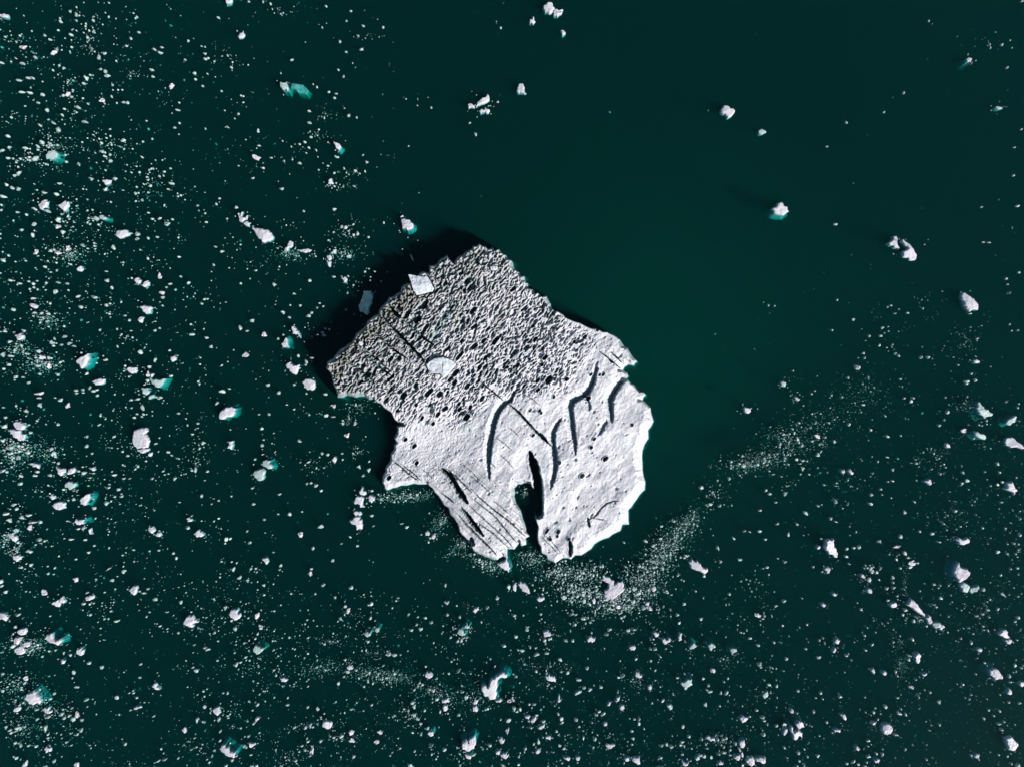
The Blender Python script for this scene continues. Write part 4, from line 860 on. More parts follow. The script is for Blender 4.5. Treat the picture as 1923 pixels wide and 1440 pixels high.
# smaller floes: tile origin, then x y length width angle (quarter pixels, degrees anticlockwise from horizontal)
SMALL = {
 (0,0): "175 358 55 28 5;405 400 55 28 20;428 372 30 20 10;455 165 32 22 -40;572 110 22 38 90;572 157 22 18 0;700 155 24 20 0;705 243 36 22 -20;536 265 34 20 -15;982 290 24 20 0;1043 245 22 16 0;335 268 22 24 0;268 438 30 24 -20;173 480 32 24 0;12 475 40 18 -10;120 440 28 14 -20;742 432 22 42 90;785 402 28 22 0;1215 357 26 14 0;1205 400 36 18 -5;1160 375 44 14 -15;1392 453 26 14 0;1540 405 24 18 0;1544 445 30 24 0;1738 510 28 18 -10;1640 135 34 18 0;1462 550 32 20 25;1138 528 34 22 -15;1148 578 24 20 0;790 540 34 28 0;807 568 38 34 0;757 522 24 18 0;482 512 28 16 0;650 590 20 42 110;630 633 32 14 0;140 605 44 24 0;215 590 42 16 10;245 588 34 16 -10;163 694 44 22 0;225 700 46 18 -5;318 712 38 24 -20;515 712 38 40 -50;474 718 26 24 0;770 757 44 34 10;838 728 16 34 -60;930 770 44 22 0;957 773 28 20 0;590 808 38 26 -10;287 773 24 18 0;356 830 22 34 90;485 822 22 16 0;468 868 22 22 0;300 940 34 16 -30;405 925 48 18 -35;440 975 24 38 -60;368 902 22 16 0;640 918 38 22 -10;928 1057 42 22 5;1290 648 44 36 40;1523 648 26 18 0;1335 830 32 16 5;1347 925 18 16 0;1310 960 26 18 0;1710 957 36 16 -25;1790 857 22 16 30;1543 968 14 18 90;62 1025 34 24 0;320 1075 34 34 0;285 1100 40 22 -40;195 1115 40 18 0;70 1110 32 18 10;62 1190 36 20 0;98 1192 22 18 0;155 1194 26 18 0;220 1185 34 16 -10;272 1195 54 22 45;18 1132 36 22 10;765 1140 34 24 -10;790 1178 26 18 0;830 1213 34 24 20;497 1215 26 22 -30;592 1235 22 34 -70;140 1303 40 28 30;112 1322 26 16 40;685 1343 40 28 -10;448 1378 36 16 0;92 1412 38 28 -20;142 1420 40 28 15;50 1388 28 22 -30;795 1425 34 24 50;862 1345 36 24 10;1105 1332 20 16 0;1130 1397 30 24 30;1285 1382 56 20 0;1268 1425 34 14 0;1198 1325 18 16 0;1065 1180 34 16 -40;1900 1340 26 16 0",
 (480,0): "55 15 14 20 90;528 50 22 14 0;715 86 20 14 0;682 158 20 14 0;808 198 26 16 0;957 208 20 16 0;632 315 20 34 90;795 375 34 14 10;680 393 24 8 0;275 453 26 14 25;770 273 24 12 0;622 526 22 18 0;662 576 14 26 70;463 656 20 16 0;432 636 18 14 0;592 738 28 18 0;605 705 28 12 0;550 693 24 16 0;700 870 30 24 0;405 925 38 20 0;370 1072 30 18 0;400 1112 24 18 0;330 1085 22 14 0;605 1180 44 18 -15;20 990 20 16 0;25 1095 34 16 -10;835 1220 28 20 0;330 1228 30 20 0;195 1420 38 24 10;55 1265 34 18 -10;748 1285 30 24 0;545 1247 24 14 0;740 1400 34 12 -15;1652 1010 26 38 100;1608 925 26 14 15;1820 768 20 14 0;5 1185 62 46 -20;1320 810 14 20 90;115 1187 26 14 0;402 838 26 14 0;760 885 14 18 90;418 1032 30 14 0;455 1130 22 12 -40",
 (1440,0): "1025 698 24 20 -30;595 922 30 14 -45;450 1102 26 12 0;1800 512 18 16 0;1850 1320 26 16 0;878 845 14 14 0;1910 975 20 12 20;1857 1108 18 12 0;1918 10 16 24 0",
 (0,360): "428 22 30 26 -20;335 10 32 26 0;25 35 48 28 -10;262 132 36 24 -20;360 148 44 30 -25;200 175 18 24 90;132 155 34 18 -5;440 215 26 38 60;436 265 44 34 30;475 305 34 40 90;247 327 20 38 90;255 245 28 38 60;163 288 26 24 0;620 403 44 24 -15;855 418 28 42 100;515 425 48 38 15;440 462 50 36 0;380 445 44 22 10;408 438 28 22 0;270 455 34 44 70;25 514 40 30 -20;342 563 32 26 -20;1030 318 38 34 20;1030 355 34 22 20;1255 243 38 34 0;1295 210 26 16 0;1145 207 24 20 0;1200 203 34 14 30;1115 160 24 18 0;1070 65 18 24 90;1020 15 26 22 30;1115 350 22 30 -60;1180 343 28 20 0;700 205 30 8 0;725 205 40 32 -20;1200 636 30 52 100;1280 692 30 20 -10;1360 637 22 18 0;1218 760 50 28 -10;1225 795 30 24 0;1420 685 34 14 40;1603 548 26 22 0;1648 53 26 18 0;1483 105 18 22 90;1548 230 26 16 -10;1705 204 18 14 0;1345 490 28 18 0;808 668 36 38 0;800 600 26 14 0;840 722 24 26 60;712 795 50 24 -20;800 853 30 24 -30;420 750 40 34 30;440 683 34 22 -20;505 692 30 20 10;250 690 18 36 -50;148 690 24 30 0;82 667 36 18 15;248 802 40 20 5;250 855 48 38 -20;100 886 30 28 0;610 867 34 30 0;590 787 36 18 20;265 910 38 18 0;312 912 24 20 0;362 918 34 22 0;1057 963 40 44 40;938 932 24 14 15;1160 1043 34 22 -10;1200 1027 20 14 20;1440 1073 48 26 5;1550 1098 36 22 0;1585 1163 28 26 30;1808 1022 24 34 90;1895 968 38 26 30;1858 1046 26 16 0;1848 1225 52 36 15;1665 1305 32 14 35;1058 1205 28 38 100;1168 1262 14 38 80;1125 1315 34 28 20;1120 1372 38 52 70;1148 1378 24 34 60;1105 1415 26 30 0;390 1132 42 30 10;402 1157 28 20 0;488 1090 40 30 0;525 1140 36 30 20;555 1160 34 20 0;462 1150 26 16 0;180 1045 34 26 -20;38 1050 28 22 -20;75 1125 34 24 -10;85 1235 48 24 0;25 1225 24 38 80;68 1300 32 24 0;320 1245 44 36 0;378 1250 34 28 10;295 1200 32 26 30;370 1310 40 40 50;345 1285 32 28 20;290 1310 28 24 0;455 1280 24 20 0;118 1388 32 20 0;175 1392 28 14 0;430 1370 36 20 -15;655 1365 34 14 45;798 1262 40 20 20;215 1432 28 20 0;270 1245 22 18 0;1285 1380 30 22 -20;1275 1193 22 18 0;1755 1190 12 12 0;1515 842 26 18 0;1535 810 22 18 0;1670 450 40 20 20;1620 415 22 16 0",
 (400,360): "383 1077 48 36 15;240 1225 52 36 15;208 1024 28 36 90;292 967 36 28 40;715 935 42 24 -5;740 910 26 22 -10;1018 487 42 20 15;905 640 34 28 20;835 1080 30 22 0;745 1250 40 18 -5;700 1275 34 30 60;640 1232 22 28 60;460 698 34 28 0;728 668 20 30 90;610 768 26 18 0;490 1105 16 22 90;912 133 32 24 0;680 147 16 20 0;970 262 28 28 0;1000 268 26 34 60;1085 318 22 34 80;1058 325 20 30 90;1168 344 24 20 0;1215 600 18 14 0;1495 500 16 60 -65;1010 760 14 20 90;1000 887 14 22 90;800 838 20 14 0;780 872 16 14 0;828 862 18 12 30;655 855 20 18 0;580 852 22 16 0;528 908 38 26 -10;575 945 28 24 -30;528 1075 18 22 90;48 53 26 22 0;175 118 30 26 0;20 415 28 20 10;80 450 42 28 30;65 1308 34 18 30;1180 670 12 20 90",
 (1440,360): "850 1083 38 24 -10;768 1085 20 22 60;843 1155 22 20 0;680 1320 44 32 -35;648 962 28 20 30;985 1232 34 16 -35;962 1215 20 16 0;1150 1245 30 20 40;1207 1245 32 24 0;1497 1425 44 24 0;1562 1415 32 28 0;1533 1365 26 18 0;512 247 30 18 -10;957 917 22 14 0;1055 910 24 14 -20;990 883 16 14 0;930 855 28 12 -10;868 1022 34 16 10;488 1040 18 18 0;725 1212 24 20 0;195 1345 20 14 0;608 1395 22 20 0;1000 1405 24 14 -15;1620 383 30 14 0;1665 383 28 16 -15;1880 110 28 18 0;1610 117 24 14 0;1522 917 26 14 0;1818 760 30 20 -10;1795 655 26 20 0;1893 607 22 16 0;1805 697 18 14 0;1575 1105 14 14 0",
 (0,720): "20 655 44 30 0;300 75 60 24 10;298 107 34 20 0;302 160 26 40 90;573 52 38 26 0;575 72 28 12 0;622 46 28 26 0;510 165 44 40 0;458 122 28 44 60;197 203 34 26 -30;40 250 28 24 0;40 318 34 30 0;730 88 24 24 0;700 55 34 26 0;725 48 36 20 0;675 32 22 30 90;985 122 28 22 0;1033 116 44 24 0;1070 180 26 52 100;1205 105 28 20 0;1010 255 26 22 0;1030 228 18 16 0;1080 230 20 18 0;1628 148 40 20 55;1668 60 48 28 0;1722 38 24 14 0;745 308 28 16 40;435 305 28 24 0;230 365 30 22 0;650 470 34 26 0;652 397 20 24 90;690 523 24 22 0;210 518 32 34 0;140 552 38 34 -30;405 525 30 40 60;388 487 26 24 0;30 495 30 24 0;70 525 26 24 0;145 465 26 24 0;630 670 46 30 0;620 625 22 12 0;590 655 20 16 0;703 672 22 14 0;378 688 38 24 0;265 690 38 24 0;282 660 28 22 0;155 690 26 28 0;155 752 32 34 60;480 795 26 20 0;865 685 34 20 20;842 660 16 14 0;930 712 26 18 0;975 712 18 12 0;1140 712 34 24 40;1312 712 32 26 40;1558 658 28 24 20;1470 645 22 44 90;1265 512 28 26 0;1335 560 30 18 -40;1288 535 24 10 -30;1172 450 24 18 40;958 540 28 24 0;920 510 24 18 0;925 610 18 18 0;1035 620 18 22 90;1445 378 28 16 -15;1485 297 22 20 0;1525 445 40 30 0;1337 222 24 20 0;815 780 34 20 0;892 792 36 22 0;915 845 34 24 5;800 895 36 38 0;708 932 32 38 0;555 868 24 26 0;555 803 22 14 0;582 800 16 14 0;103 908 40 34 0;125 940 26 20 0;48 975 42 28 0;72 1025 38 30 0;162 1000 40 28 -35;215 985 52 22 10;242 1040 64 22 3;225 1082 32 44 70;125 1100 38 34 0;305 1040 26 24 20;295 1170 38 34 0;305 1195 22 14 0;590 1090 26 16 0;625 1082 26 24 0;535 1168 44 20 0;645 1172 28 20 40;222 1258 42 30 -20;155 1378 38 18 0;235 1360 22 30 80;1412 1080 30 34 0;1325 1312 18 30 90;668 1265 24 18 0;1190 1250 22 16 0;930 1408 34 34 0;1703 1165 26 34 80;1732 1162 20 24 60;1875 1195 34 26 10;1755 1390 22 40 60;820 1388 12 34 45;1515 840 16 34 90;1642 878 20 16 20;1590 903 18 12 0;1905 905 28 18 0;1895 785 26 18 0;1485 1300 8 8 0;1645 1012 16 14 0;1350 890 16 16 0",
 (400,720): "365 335 26 30 60;345 230 20 16 0;420 232 24 24 0;130 345 10 10 0;650 430 32 26 0;820 522 22 26 60;860 532 28 20 0;975 570 24 18 0;835 630 20 14 0;1095 622 28 24 0;1128 690 30 20 0;1170 648 40 34 0;1010 388 46 36 0;1018 250 16 44 110;975 300 26 34 60;1065 297 26 44 70;908 168 44 32 0;850 238 32 26 0;905 248 38 18 0;845 78 44 22 -10;370 462 28 30 0;372 532 24 14 0;770 762 34 30 0;735 745 28 24 0;705 750 22 20 0;812 802 22 22 0;497 830 38 18 -10;290 790 28 24 0;310 903 32 18 -5;578 980 30 38 60;810 1073 42 32 15;660 1130 42 38 40;668 960 20 16 0;48 1013 20 18 0;385 1020 22 20 0;275 1195 38 30 0;255 1108 24 22 0;105 1168 30 34 60;750 1236 24 28 90;898 1328 30 26 40;730 1425 32 44 90;740 1390 24 28 60;510 1365 24 26 60;498 1395 20 18 0;152 1392 26 40 60;452 1266 22 12 0;1085 1218 26 18 0;1030 1150 30 14 -40;1192 990 36 18 10;1205 1068 24 12 40;1418 1050 34 12 0;1190 802 40 18 -10;1455 1078 40 22 20;715 590 46 14 30;655 590 20 12 30;555 158 20 12 0;608 193 24 16 0;495 70 42 26 25;415 12 36 26 0;610 10 24 18 0;965 1200 20 16 0;1632 1160 22 20 0;1620 1190 18 16 0",
 (1160,720): "1578 292 44 14 -15;1735 305 28 32 0;1845 160 32 18 0;1898 347 24 18 -20;1500 395 54 30 -15;1550 402 34 22 -20;1625 435 34 20 -40;1500 532 40 34 30;1522 512 14 38 60;1240 380 24 22 0;1325 372 22 22 0;1345 412 24 42 100;1310 338 24 14 -20;1385 578 30 28 0;1340 570 30 24 0;1415 580 34 16 0;1362 600 34 10 0;1388 635 24 42 90;908 600 34 24 -10;945 618 42 30 0;1048 608 32 28 0;1100 572 38 20 0;850 612 14 20 90;835 712 26 30 60;1690 660 34 34 0;1750 660 44 30 -25;1135 655 20 16 0;1165 680 28 16 0;1435 680 22 16 0;1110 800 34 18 50;1140 828 44 22 0;1255 825 26 38 60;625 782 34 30 0;765 915 30 26 30;690 905 48 22 0;1183 890 26 20 0;1065 950 34 18 15;1412 970 50 28 -30;1500 915 30 18 -20;1530 908 14 18 60;1628 885 20 56 105;1725 905 12 36 60;1900 835 26 28 60;1895 900 40 26 0;1595 1010 30 28 0;1635 1035 36 14 -10;1195 1052 40 18 25;1340 1050 14 34 -60;1067 1108 32 24 10;1278 1135 24 38 70;1105 1168 34 26 -20;870 1160 38 14 -40;990 1110 28 14 -40;950 1105 34 14 25;750 1232 24 44 -60;915 1320 34 26 20;1250 1335 38 22 -25;1120 1378 28 18 0;768 1335 26 30 0;1200 1310 20 14 -20;1525 1163 20 18 0;570 960 20 18 0;420 1030 22 26 0;592 1060 18 36 -60;325 1070 26 18 0;205 1178 40 24 -25;320 1165 30 24 0;262 1215 28 28 0;270 1328 60 18 -5;330 1380 30 36 -50;45 1190 28 16 -30;510 1290 24 14 -20;1720 1240 22 24 0;1810 1225 30 34 100;1715 1295 30 32 0;1735 1350 20 16 0;1770 1232 32 18 0",
 (1443,720): "560 0 4 4 0;1070 133 32 28 0;1018 110 20 18 0;1085 108 30 16 -30;890 395 36 26 0;765 347 24 18 -20;875 242 30 12 -50;600 305 28 28 0;1345 465 36 44 0;1340 213 36 30 0;1278 312 26 18 0;1320 272 22 18 0;1465 355 44 34 30;1600 315 22 12 0;780 672 20 18 30;890 552 24 14 -15;1108 598 34 22 0;932 645 24 24 0;1735 665 26 20 -10;1715 600 34 30 -35;930 730 28 18 -40;895 735 20 14 0;842 792 22 18 0;775 832 24 22 20;762 900 40 22 -10;852 832 14 16 60;920 857 14 12 0;1022 966 32 28 -30;1090 885 30 14 -30;1450 750 20 34 60;1490 728 32 34 0;1400 955 38 24 0;1338 985 26 16 30;1303 1043 40 18 -45;1225 1125 34 28 0;1132 1108 26 20 0;990 1145 34 30 60;830 1183 40 24 0;965 1222 60 24 10;1022 1272 34 34 0;1275 1187 50 14 0;960 1318 26 26 0;985 1383 30 22 -30;1085 1345 70 44 10;1060 1375 40 30 0;770 1405 46 40 0;810 1415 34 34 0;835 1385 24 40 80;768 1385 30 26 20;1110 1345 44 14 0;1722 1262 40 34 0;1790 1275 24 20 0;1880 1135 34 36 0;1812 1387 24 18 0;1870 1385 24 18 10;1835 1195 34 18 -20;680 1225 38 44 100;585 1295 32 38 60;118 1335 38 20 -20;905 1280 20 16 -20;1755 738 24 20 0;1718 760 24 28 0;1455 668 30 24 0;330 1375 26 14 0;1485 0 34 20 0;50 890 26 18 0;30 680 26 14 0",
 (0,1080): "8 45 34 40 60;12 78 28 24 0;42 123 32 26 20;155 468 44 26 10;100 530 44 28 0;138 293 44 24 0;115 385 20 22 0;335 127 54 38 -10;568 30 32 46 -70;845 36 30 24 0;630 213 28 26 0;705 207 16 14 0;1165 180 34 28 60;1110 100 24 24 30;1082 130 34 14 0;1050 117 22 14 0;1695 237 28 26 20;1360 200 30 28 60;1255 273 24 12 0;878 340 44 22 15;1258 400 16 12 0;672 655 30 28 0;765 690 28 34 100;1055 665 26 20 0;558 728 24 34 90;195 770 38 46 90;187 805 30 24 0;20 738 28 20 0;18 865 34 24 0;275 1005 40 16 0;405 885 28 24 10;655 930 38 24 10;530 595 24 24 0;575 835 32 24 -20;580 1048 30 50 95;552 1075 34 34 30;615 1085 36 30 -20;525 1050 28 30 0;465 1040 34 28 0;540 995 26 14 20;485 1068 22 24 0;360 1058 38 22 0;280 1078 20 26 60;45 1135 20 16 0;75 1160 28 22 0;135 1145 34 30 0;120 1168 28 20 0;185 1135 28 14 0;345 1140 22 56 85;610 1157 34 26 -20;570 1195 34 10 -10;500 1250 28 20 0;212 1275 24 20 0;275 1282 24 20 20;155 1275 20 32 90;118 1255 20 20 0;185 1420 50 32 40;578 1420 34 42 95;125 1365 30 26 30;338 1432 28 16 0;408 1395 28 20 0;1475 712 30 38 90;1388 1160 38 42 60;880 915 34 38 60;1050 765 22 20 20;1155 1055 24 14 30;1005 883 20 16 0;968 882 18 16 0;1710 883 18 30 65;1777 668 26 44 60;1807 652 16 18 0;1845 614 18 14 0;1545 540 28 22 -30;1560 555 34 28 -30;1460 521 24 16 10;1835 507 18 18 0;1490 395 20 14 0;1765 400 30 30 0;1740 340 22 16 0;1800 14 44 24 40;1745 1385 26 26 0;1700 1425 26 20 20;1710 1052 34 12 0;1645 1078 24 34 90;1485 1078 22 44 80;1540 985 30 34 0;1892 1272 44 44 0;1835 1278 24 24 0;1888 1345 30 14 0;1890 1430 40 26 0;1240 1378 44 18 10;1190 1392 34 14 20;1610 1312 22 14 0;1610 430 24 30 60;940 1265 16 26 90;1910 1105 30 24 30;1655 1165 14 30 80;1437 1305 28 10 -10",
 (480,1080): "15 300 48 44 30;37 387 34 44 -60;62 73 26 18 40;508 70 28 26 0;716 90 34 28 0;447 138 20 20 0;595 163 28 20 0;675 230 34 26 -20;697 262 28 52 65;635 322 32 26 0;870 210 30 38 60;850 220 24 20 0;1068 165 26 16 0;1055 188 22 20 0;1150 292 28 30 40;1275 318 32 22 0;1208 367 30 34 -50;1240 402 34 28 -10;1168 410 42 24 -20;1318 350 34 26 0;1437 203 50 32 -15;1427 72 20 28 90;1738 238 32 26 0;1815 170 32 38 100;1438 293 24 24 0;1532 310 26 20 0;1900 85 28 50 85;1862 525 40 28 -20;1520 490 38 22 35;1565 463 42 28 20;1545 490 34 24 40;622 810 28 46 90;1000 590 40 48 60;1042 597 34 26 0;672 630 28 24 30;690 722 38 28 0;842 492 34 18 -20;1522 712 34 34 0;1550 868 48 18 -15;1580 915 30 44 90;985 767 28 18 0;1190 857 34 16 0;1175 958 36 30 10;1190 985 18 34 -60;1192 1042 44 28 -20;1215 1072 28 44 -55;1148 1010 24 24 0;1240 1110 28 24 -30;1290 1147 36 20 10;1242 1187 30 28 0;1388 1020 18 28 80;1525 1045 24 28 50;1345 1110 6 6 0;720 1178 44 38 20;725 1237 50 44 -20;935 1175 38 44 20;912 1247 38 44 70;422 1318 38 52 85;425 1280 26 16 0;485 1242 28 24 40;395 1242 34 20 20;348 1278 28 18 20;372 1310 20 28 -60;645 1208 30 30 0;590 1215 24 24 0;410 1120 34 26 20;375 1138 20 30 90;290 1140 20 20 0;240 970 34 18 15;390 985 24 26 60;465 1000 26 34 90;15 1078 34 42 50;15 970 20 34 65;1317 1270 48 24 10;1418 1302 36 28 0;735 1358 34 28 0;720 1003 34 14 0;872 970 24 18 30;1760 1270 34 28 0;1890 1170 26 56 85;1900 1083 34 40 20;1632 1345 44 22 20;1165 1425 50 28 -25;300 1388 26 24 0;1905 942 44 34 -20;1740 1000 26 30 50;1655 945 34 48 70;1360 925 36 24 -20;1335 860 34 34 0;1300 850 30 26 0;1560 470 20 20 0;1115 1002 22 16 0;1850 1420 34 16 -20;45 1450 4 4 0;15 437 20 24 0;10 1430 28 24 0",
 (960,1080): "120 385 34 18 0;118 408 34 24 -10;35 458 28 34 90;78 562 48 26 -10;190 592 48 28 30;267 582 42 20 5;292 475 38 24 20;250 487 30 34 60;410 485 44 24 -5;460 490 34 24 30;365 630 38 30 0;450 292 44 24 20;475 368 34 24 30;483 292 30 16 20;540 320 34 34 0;660 228 34 30 40;585 208 28 24 0;540 145 32 34 0;640 145 28 44 90;1035 242 48 36 -30;990 240 28 40 60;755 218 44 18 0;845 308 34 20 10;730 408 34 24 10;740 402 38 20 0;712 438 38 22 0;875 412 44 22 20;915 402 48 18 -5;570 692 32 28 0;425 732 32 26 0;185 718 28 26 20;672 835 28 28 60;505 780 44 28 -10;545 842 38 28 10;590 855 34 30 0;830 752 50 26 20;805 765 26 22 0;660 1022 34 26 0;688 1040 48 20 25;635 1040 38 18 -10;958 1075 26 52 85;960 1112 28 24 0;925 1078 24 18 0;190 1050 28 20 0;240 1092 38 24 0;145 1140 30 18 0;280 1215 44 34 10;300 1217 34 8 0;203 1245 28 50 75;340 1168 28 28 0;352 1038 16 34 -55;375 1075 34 38 -50;380 1105 34 20 20;65 998 28 44 -70;20 998 28 50 90;40 1020 26 20 0;12 930 34 50 90;170 965 28 20 0;135 965 20 16 30;32 755 34 22 15;540 1215 18 46 90;628 1225 32 28 0;510 1135 20 20 0;485 1080 34 28 30;738 1278 66 44 -10;760 1270 40 20 -10;905 1165 24 26 0;910 1220 30 14 0;905 1268 22 18 0;1118 1365 36 28 -10;1198 1280 42 30 -5;1165 1265 26 30 -50;1128 1275 30 14 0;1285 1248 30 18 20;1270 1270 28 20 0;1298 1280 20 20 0;1138 938 34 28 40;1332 1205 28 28 30;1288 1132 28 36 60;1245 1198 12 12 0;1245 765 20 26 0;1515 715 44 38 -60;1490 868 48 20 0;1480 825 34 18 10;1465 855 28 16 -20;1615 880 28 42 70;1575 878 16 30 90;1640 137 28 26 0;1850 298 48 40 0;1885 322 28 14 0;1900 300 24 22 0;1862 662 40 34 0;1870 685 24 18 0;1887 1060 42 30 0;1895 1088 34 20 0;1892 1192 34 26 -20;1840 1010 30 26 -10;1458 970 34 30 20;1442 773 20 22 0;1625 770 20 20 0;1895 782 24 18 -20;1765 408 14 22 90;1790 470 34 26 -40;1852 523 44 18 0;1298 215 28 24 20;1422 325 34 24 0;1245 292 36 28 0;1262 355 34 20 10;1268 435 36 22 0;1362 1100 8 8 0;1080 548 34 34 0;1042 545 20 34 -60;1112 600 40 14 -40;935 627 20 28 50;1080 712 20 18 0;1680 1262 24 40 -60;1430 1225 30 24 10;1710 1302 20 40 -50;1415 1350 44 28 0;1450 1360 24 30 60;1500 1365 26 24 0;1555 1335 34 14 0;1595 1328 40 24 0;1640 1345 28 14 0;1735 1425 28 28 0;1110 1435 70 20 0;20 300 40 26 0;55 1420 24 20 20;395 1298 24 26 30;365 1275 30 24 0;105 1300 24 22 0;55 1360 16 14 0",
 (1440,1080): "1620 107 28 38 60;768 30 34 40 70;945 15 30 34 90;942 52 24 24 0;948 90 44 20 0;895 95 34 24 15;905 185 26 24 0;1018 295 22 22 0;1250 65 34 20 -10;1298 73 22 20 0;1305 168 26 26 0;1250 218 34 18 -20;1272 235 22 18 0;125 190 38 28 -10;62 227 22 20 0;35 302 14 26 -70;705 252 28 28 40;165 453 14 14 0;418 467 30 18 0;432 507 14 26 90;792 515 14 34 55;740 560 24 24 -60;592 597 34 22 -20;633 635 16 20 0;385 614 44 18 0;145 624 28 26 0;37 600 16 16 0;290 550 20 20 0;22 685 20 18 0;122 714 24 14 0;70 828 24 24 -40;18 820 34 24 0;232 865 26 18 0;400 880 28 26 0;418 926 18 16 0;550 907 38 24 -10;1087 477 24 36 -70;1065 600 38 20 -10;1035 255 30 26 0;1100 340 28 34 -60;1195 380 24 20 0;1062 628 28 28 0;978 915 34 18 0;990 1030 44 28 -20;1040 1040 22 22 30;965 722 24 24 0;975 750 30 18 -50;1082 838 46 34 -20;1112 778 24 22 0;960 1190 48 18 -10;1533 505 22 38 85;1170 140 6 6 0;1768 142 40 28 -40;1735 250 24 24 20;1568 300 32 22 -20;1625 405 22 12 0;1657 412 16 22 90;1880 315 34 28 0;1632 655 26 14 -45;1818 755 28 28 0;1862 675 22 38 80;1908 692 24 20 0;1470 817 22 18 0;1722 950 4 4 0;1290 945 24 26 50;1815 950 22 20 -30;1748 893 20 14 0;1745 1015 26 24 -30;1700 1052 18 14 0;1625 1070 26 20 -20;1738 1112 34 20 -5;1757 1155 24 24 -50;1895 958 24 18 30;1862 1240 4 4 0;130 1117 36 24 0;68 1127 34 24 0;348 1020 24 34 90;222 1030 16 24 0;550 1040 34 14 -20;448 1102 24 18 0;760 1238 38 20 10;758 1280 20 12 0;812 995 18 20 0;800 1025 24 34 60;885 980 34 28 -30;132 1292 22 28 -60;235 1327 34 26 0;378 1350 28 24 0;150 1365 26 10 0;243 1395 20 20 0;275 1420 28 38 90;225 1430 34 20 0;598 1410 30 18 0;645 1398 38 18 30;685 1415 24 22 -40;735 1428 34 12 0;865 1338 30 24 0;760 1358 34 30 0;820 1335 26 24 0;1037 1307 14 24 60;1830 1408 28 18 -10;1878 1420 40 26 10;1532 1350 16 18 0;488 1178 18 14 0;50 500 30 20 -30;1665 310 26 20 0;1655 255 24 20 0;115 375 24 20 0;300 368 18 16 0;40 1150 4 4 0;840 30 22 14 -30",
}

FLOE_GROUP = 'ice floes drifting round the iceberg'
floes = []            # dict(x, y, size px, label, handle)


def add_big(k, org, pts, h, handle, label):
    P = tile(org[0], org[1], pts)
    a = np.array(P); c = a.mean(0); size = float(max(a.max(0) - a.min(0)))
    mat = M_SLAB if 'blue-grey' in label else M_PALE if any(w in label for w in ('glassy', 'pale', 'teal', 'blue-grey')) else M_FLOE
    halo = any(w in label for w in ('green', 'teal', 'emerald', 'glassy'))
    fp = (2.0 + 0.12 * size) if halo else 1.2
    hd = None
    for word, d in (('hooked pink', 0.3), ('bright dome', 1.6), ('fin-shaped white floe with', 0.4), ('green top foot', -2.0), ('green upper foot', -1.0), ('big green halo', -1.7), ('crown-like floe with', -0.8),
                    ('wide green foot', 2.9), ('glassy', 2.6), ('creased', -2.3), ('triangular pinkish floe with a green halo', 0.9), ('teal cap', -1.5), ('underwater rim', 0.1), ('teal left rim', 3.1), ('green hollow', -0.6), ('chunky floe with a teal', -0.9)):
        if word in label: hd = d
    o = field_floe('ice_floe', P, h * 0.42, fp, mat, 200 + k, halo_dir=hd, rough=0.24, step=max(0.34, size / 52), footdepth=1.1 if halo else 0.3)
    tag(o, label, 'ice floe', FLOE_GROUP)
    floes.append(dict(x=c[0], y=c[1], s=size, handle=handle, o=o, named=True))


for k, (org, pts, h, handle, label) in enumerate(BIG):
    add_big(k, org, pts, h, handle, label)

P = [(933,1058),(941,1055),(951,1047),(955,1058),(956,1075),(945,1067)]
o = field_floe('ice_block', P, 0.3, 5, M_FLOE, 991, rough=0.2, step=0.4, footdepth=1.2, facet=0.8, halo_dir=0.2)
tag(o, 'small triangular white ice block touching the lower left lobe tip of the iceberg', 'ice block')

# the pale green sunken slab beside the notched floe
P = tile(480, 0, [(250,618),(275,612),(310,620),(350,628),(372,648),(388,668),(370,697),(330,688),(290,668),(256,655)])
o = field_floe('sunken_ice_slab', P, 0.35, 2.5, M_PALE, 990, rough=0.5, step=0.4, sink=-0.75)
tag(o, 'pale green ice slab sunk just under the surface beside a notched pinkish floe, upper left', 'ice slab')
SPIT = tile(1440, 1080, [(165,1110),(230,1085),(270,1110),(262,1150),(268,1190),(250,1232),(205,1238),(190,1180)])


# ---- smaller floes and the crumbs: faceted pebbles of ice
def pebble(x, y, L, W, angd, h, seed, n=11, foot=0.35):
    """verts (pixel space) and faces of one faceted floe; x, y, L, W in px"""
    r = np.random.default_rng(seed)
    th = np.sort((np.arange(n) + r.uniform(-.33, .33, n)) / n * 2 * math.pi)
    rad = 1 + r.uniform(-.42, .20, n) + .16 * np.cos(3 * th + r.uniform(0, 6.28)) + .08 * np.cos(2 * th + r.uniform(0, 6.28))
    a = math.radians(-angd); ca, sa = math.cos(a), math.sin(a)

    def ring(k, dz, jit=0.0):
        xx = np.cos(th) * rad * L / 2 * k; yy = np.sin(th) * rad * W / 2 * k
        z = np.full(n, dz) + r.uniform(-jit, jit, n)
        return np.stack([x + xx * ca - yy * sa, y + xx * sa + yy * ca, z], 1)
    tx, ty = r.uniform(-.18, .18, 2) * min(L, W)
    mid = ring(0.66, h, h * 0.5); mid[:, 0] += tx; mid[:, 1] += ty
    top = np.array([[x + tx * 1.5, y + ty * 1.5, h * r.uniform(.8, 1.5)]])
    V = np.vstack([top, mid, ring(0.95, 0.10 + h * 0.25, h * 0.2), ring(1.0, -0.04), ring(0.80 + foot * .7, -0.22), [[x, y, -0.3]]])
    F = []
    for i in range(n):
        j = (i + 1) % n
        F.append((0, 1 + i, 1 + j))
        for q in range(3):
            b = 1 + q * n
            F.append((b + i, b + n + i, b + n + j)); F.append((b + i, b + n + j, b + j))
        F.append((1 + 3 * n + i, 1 + 4 * n, 1 + 3 * n + j))
    return V, [(f[0], f[2], f[1]) for f in F]


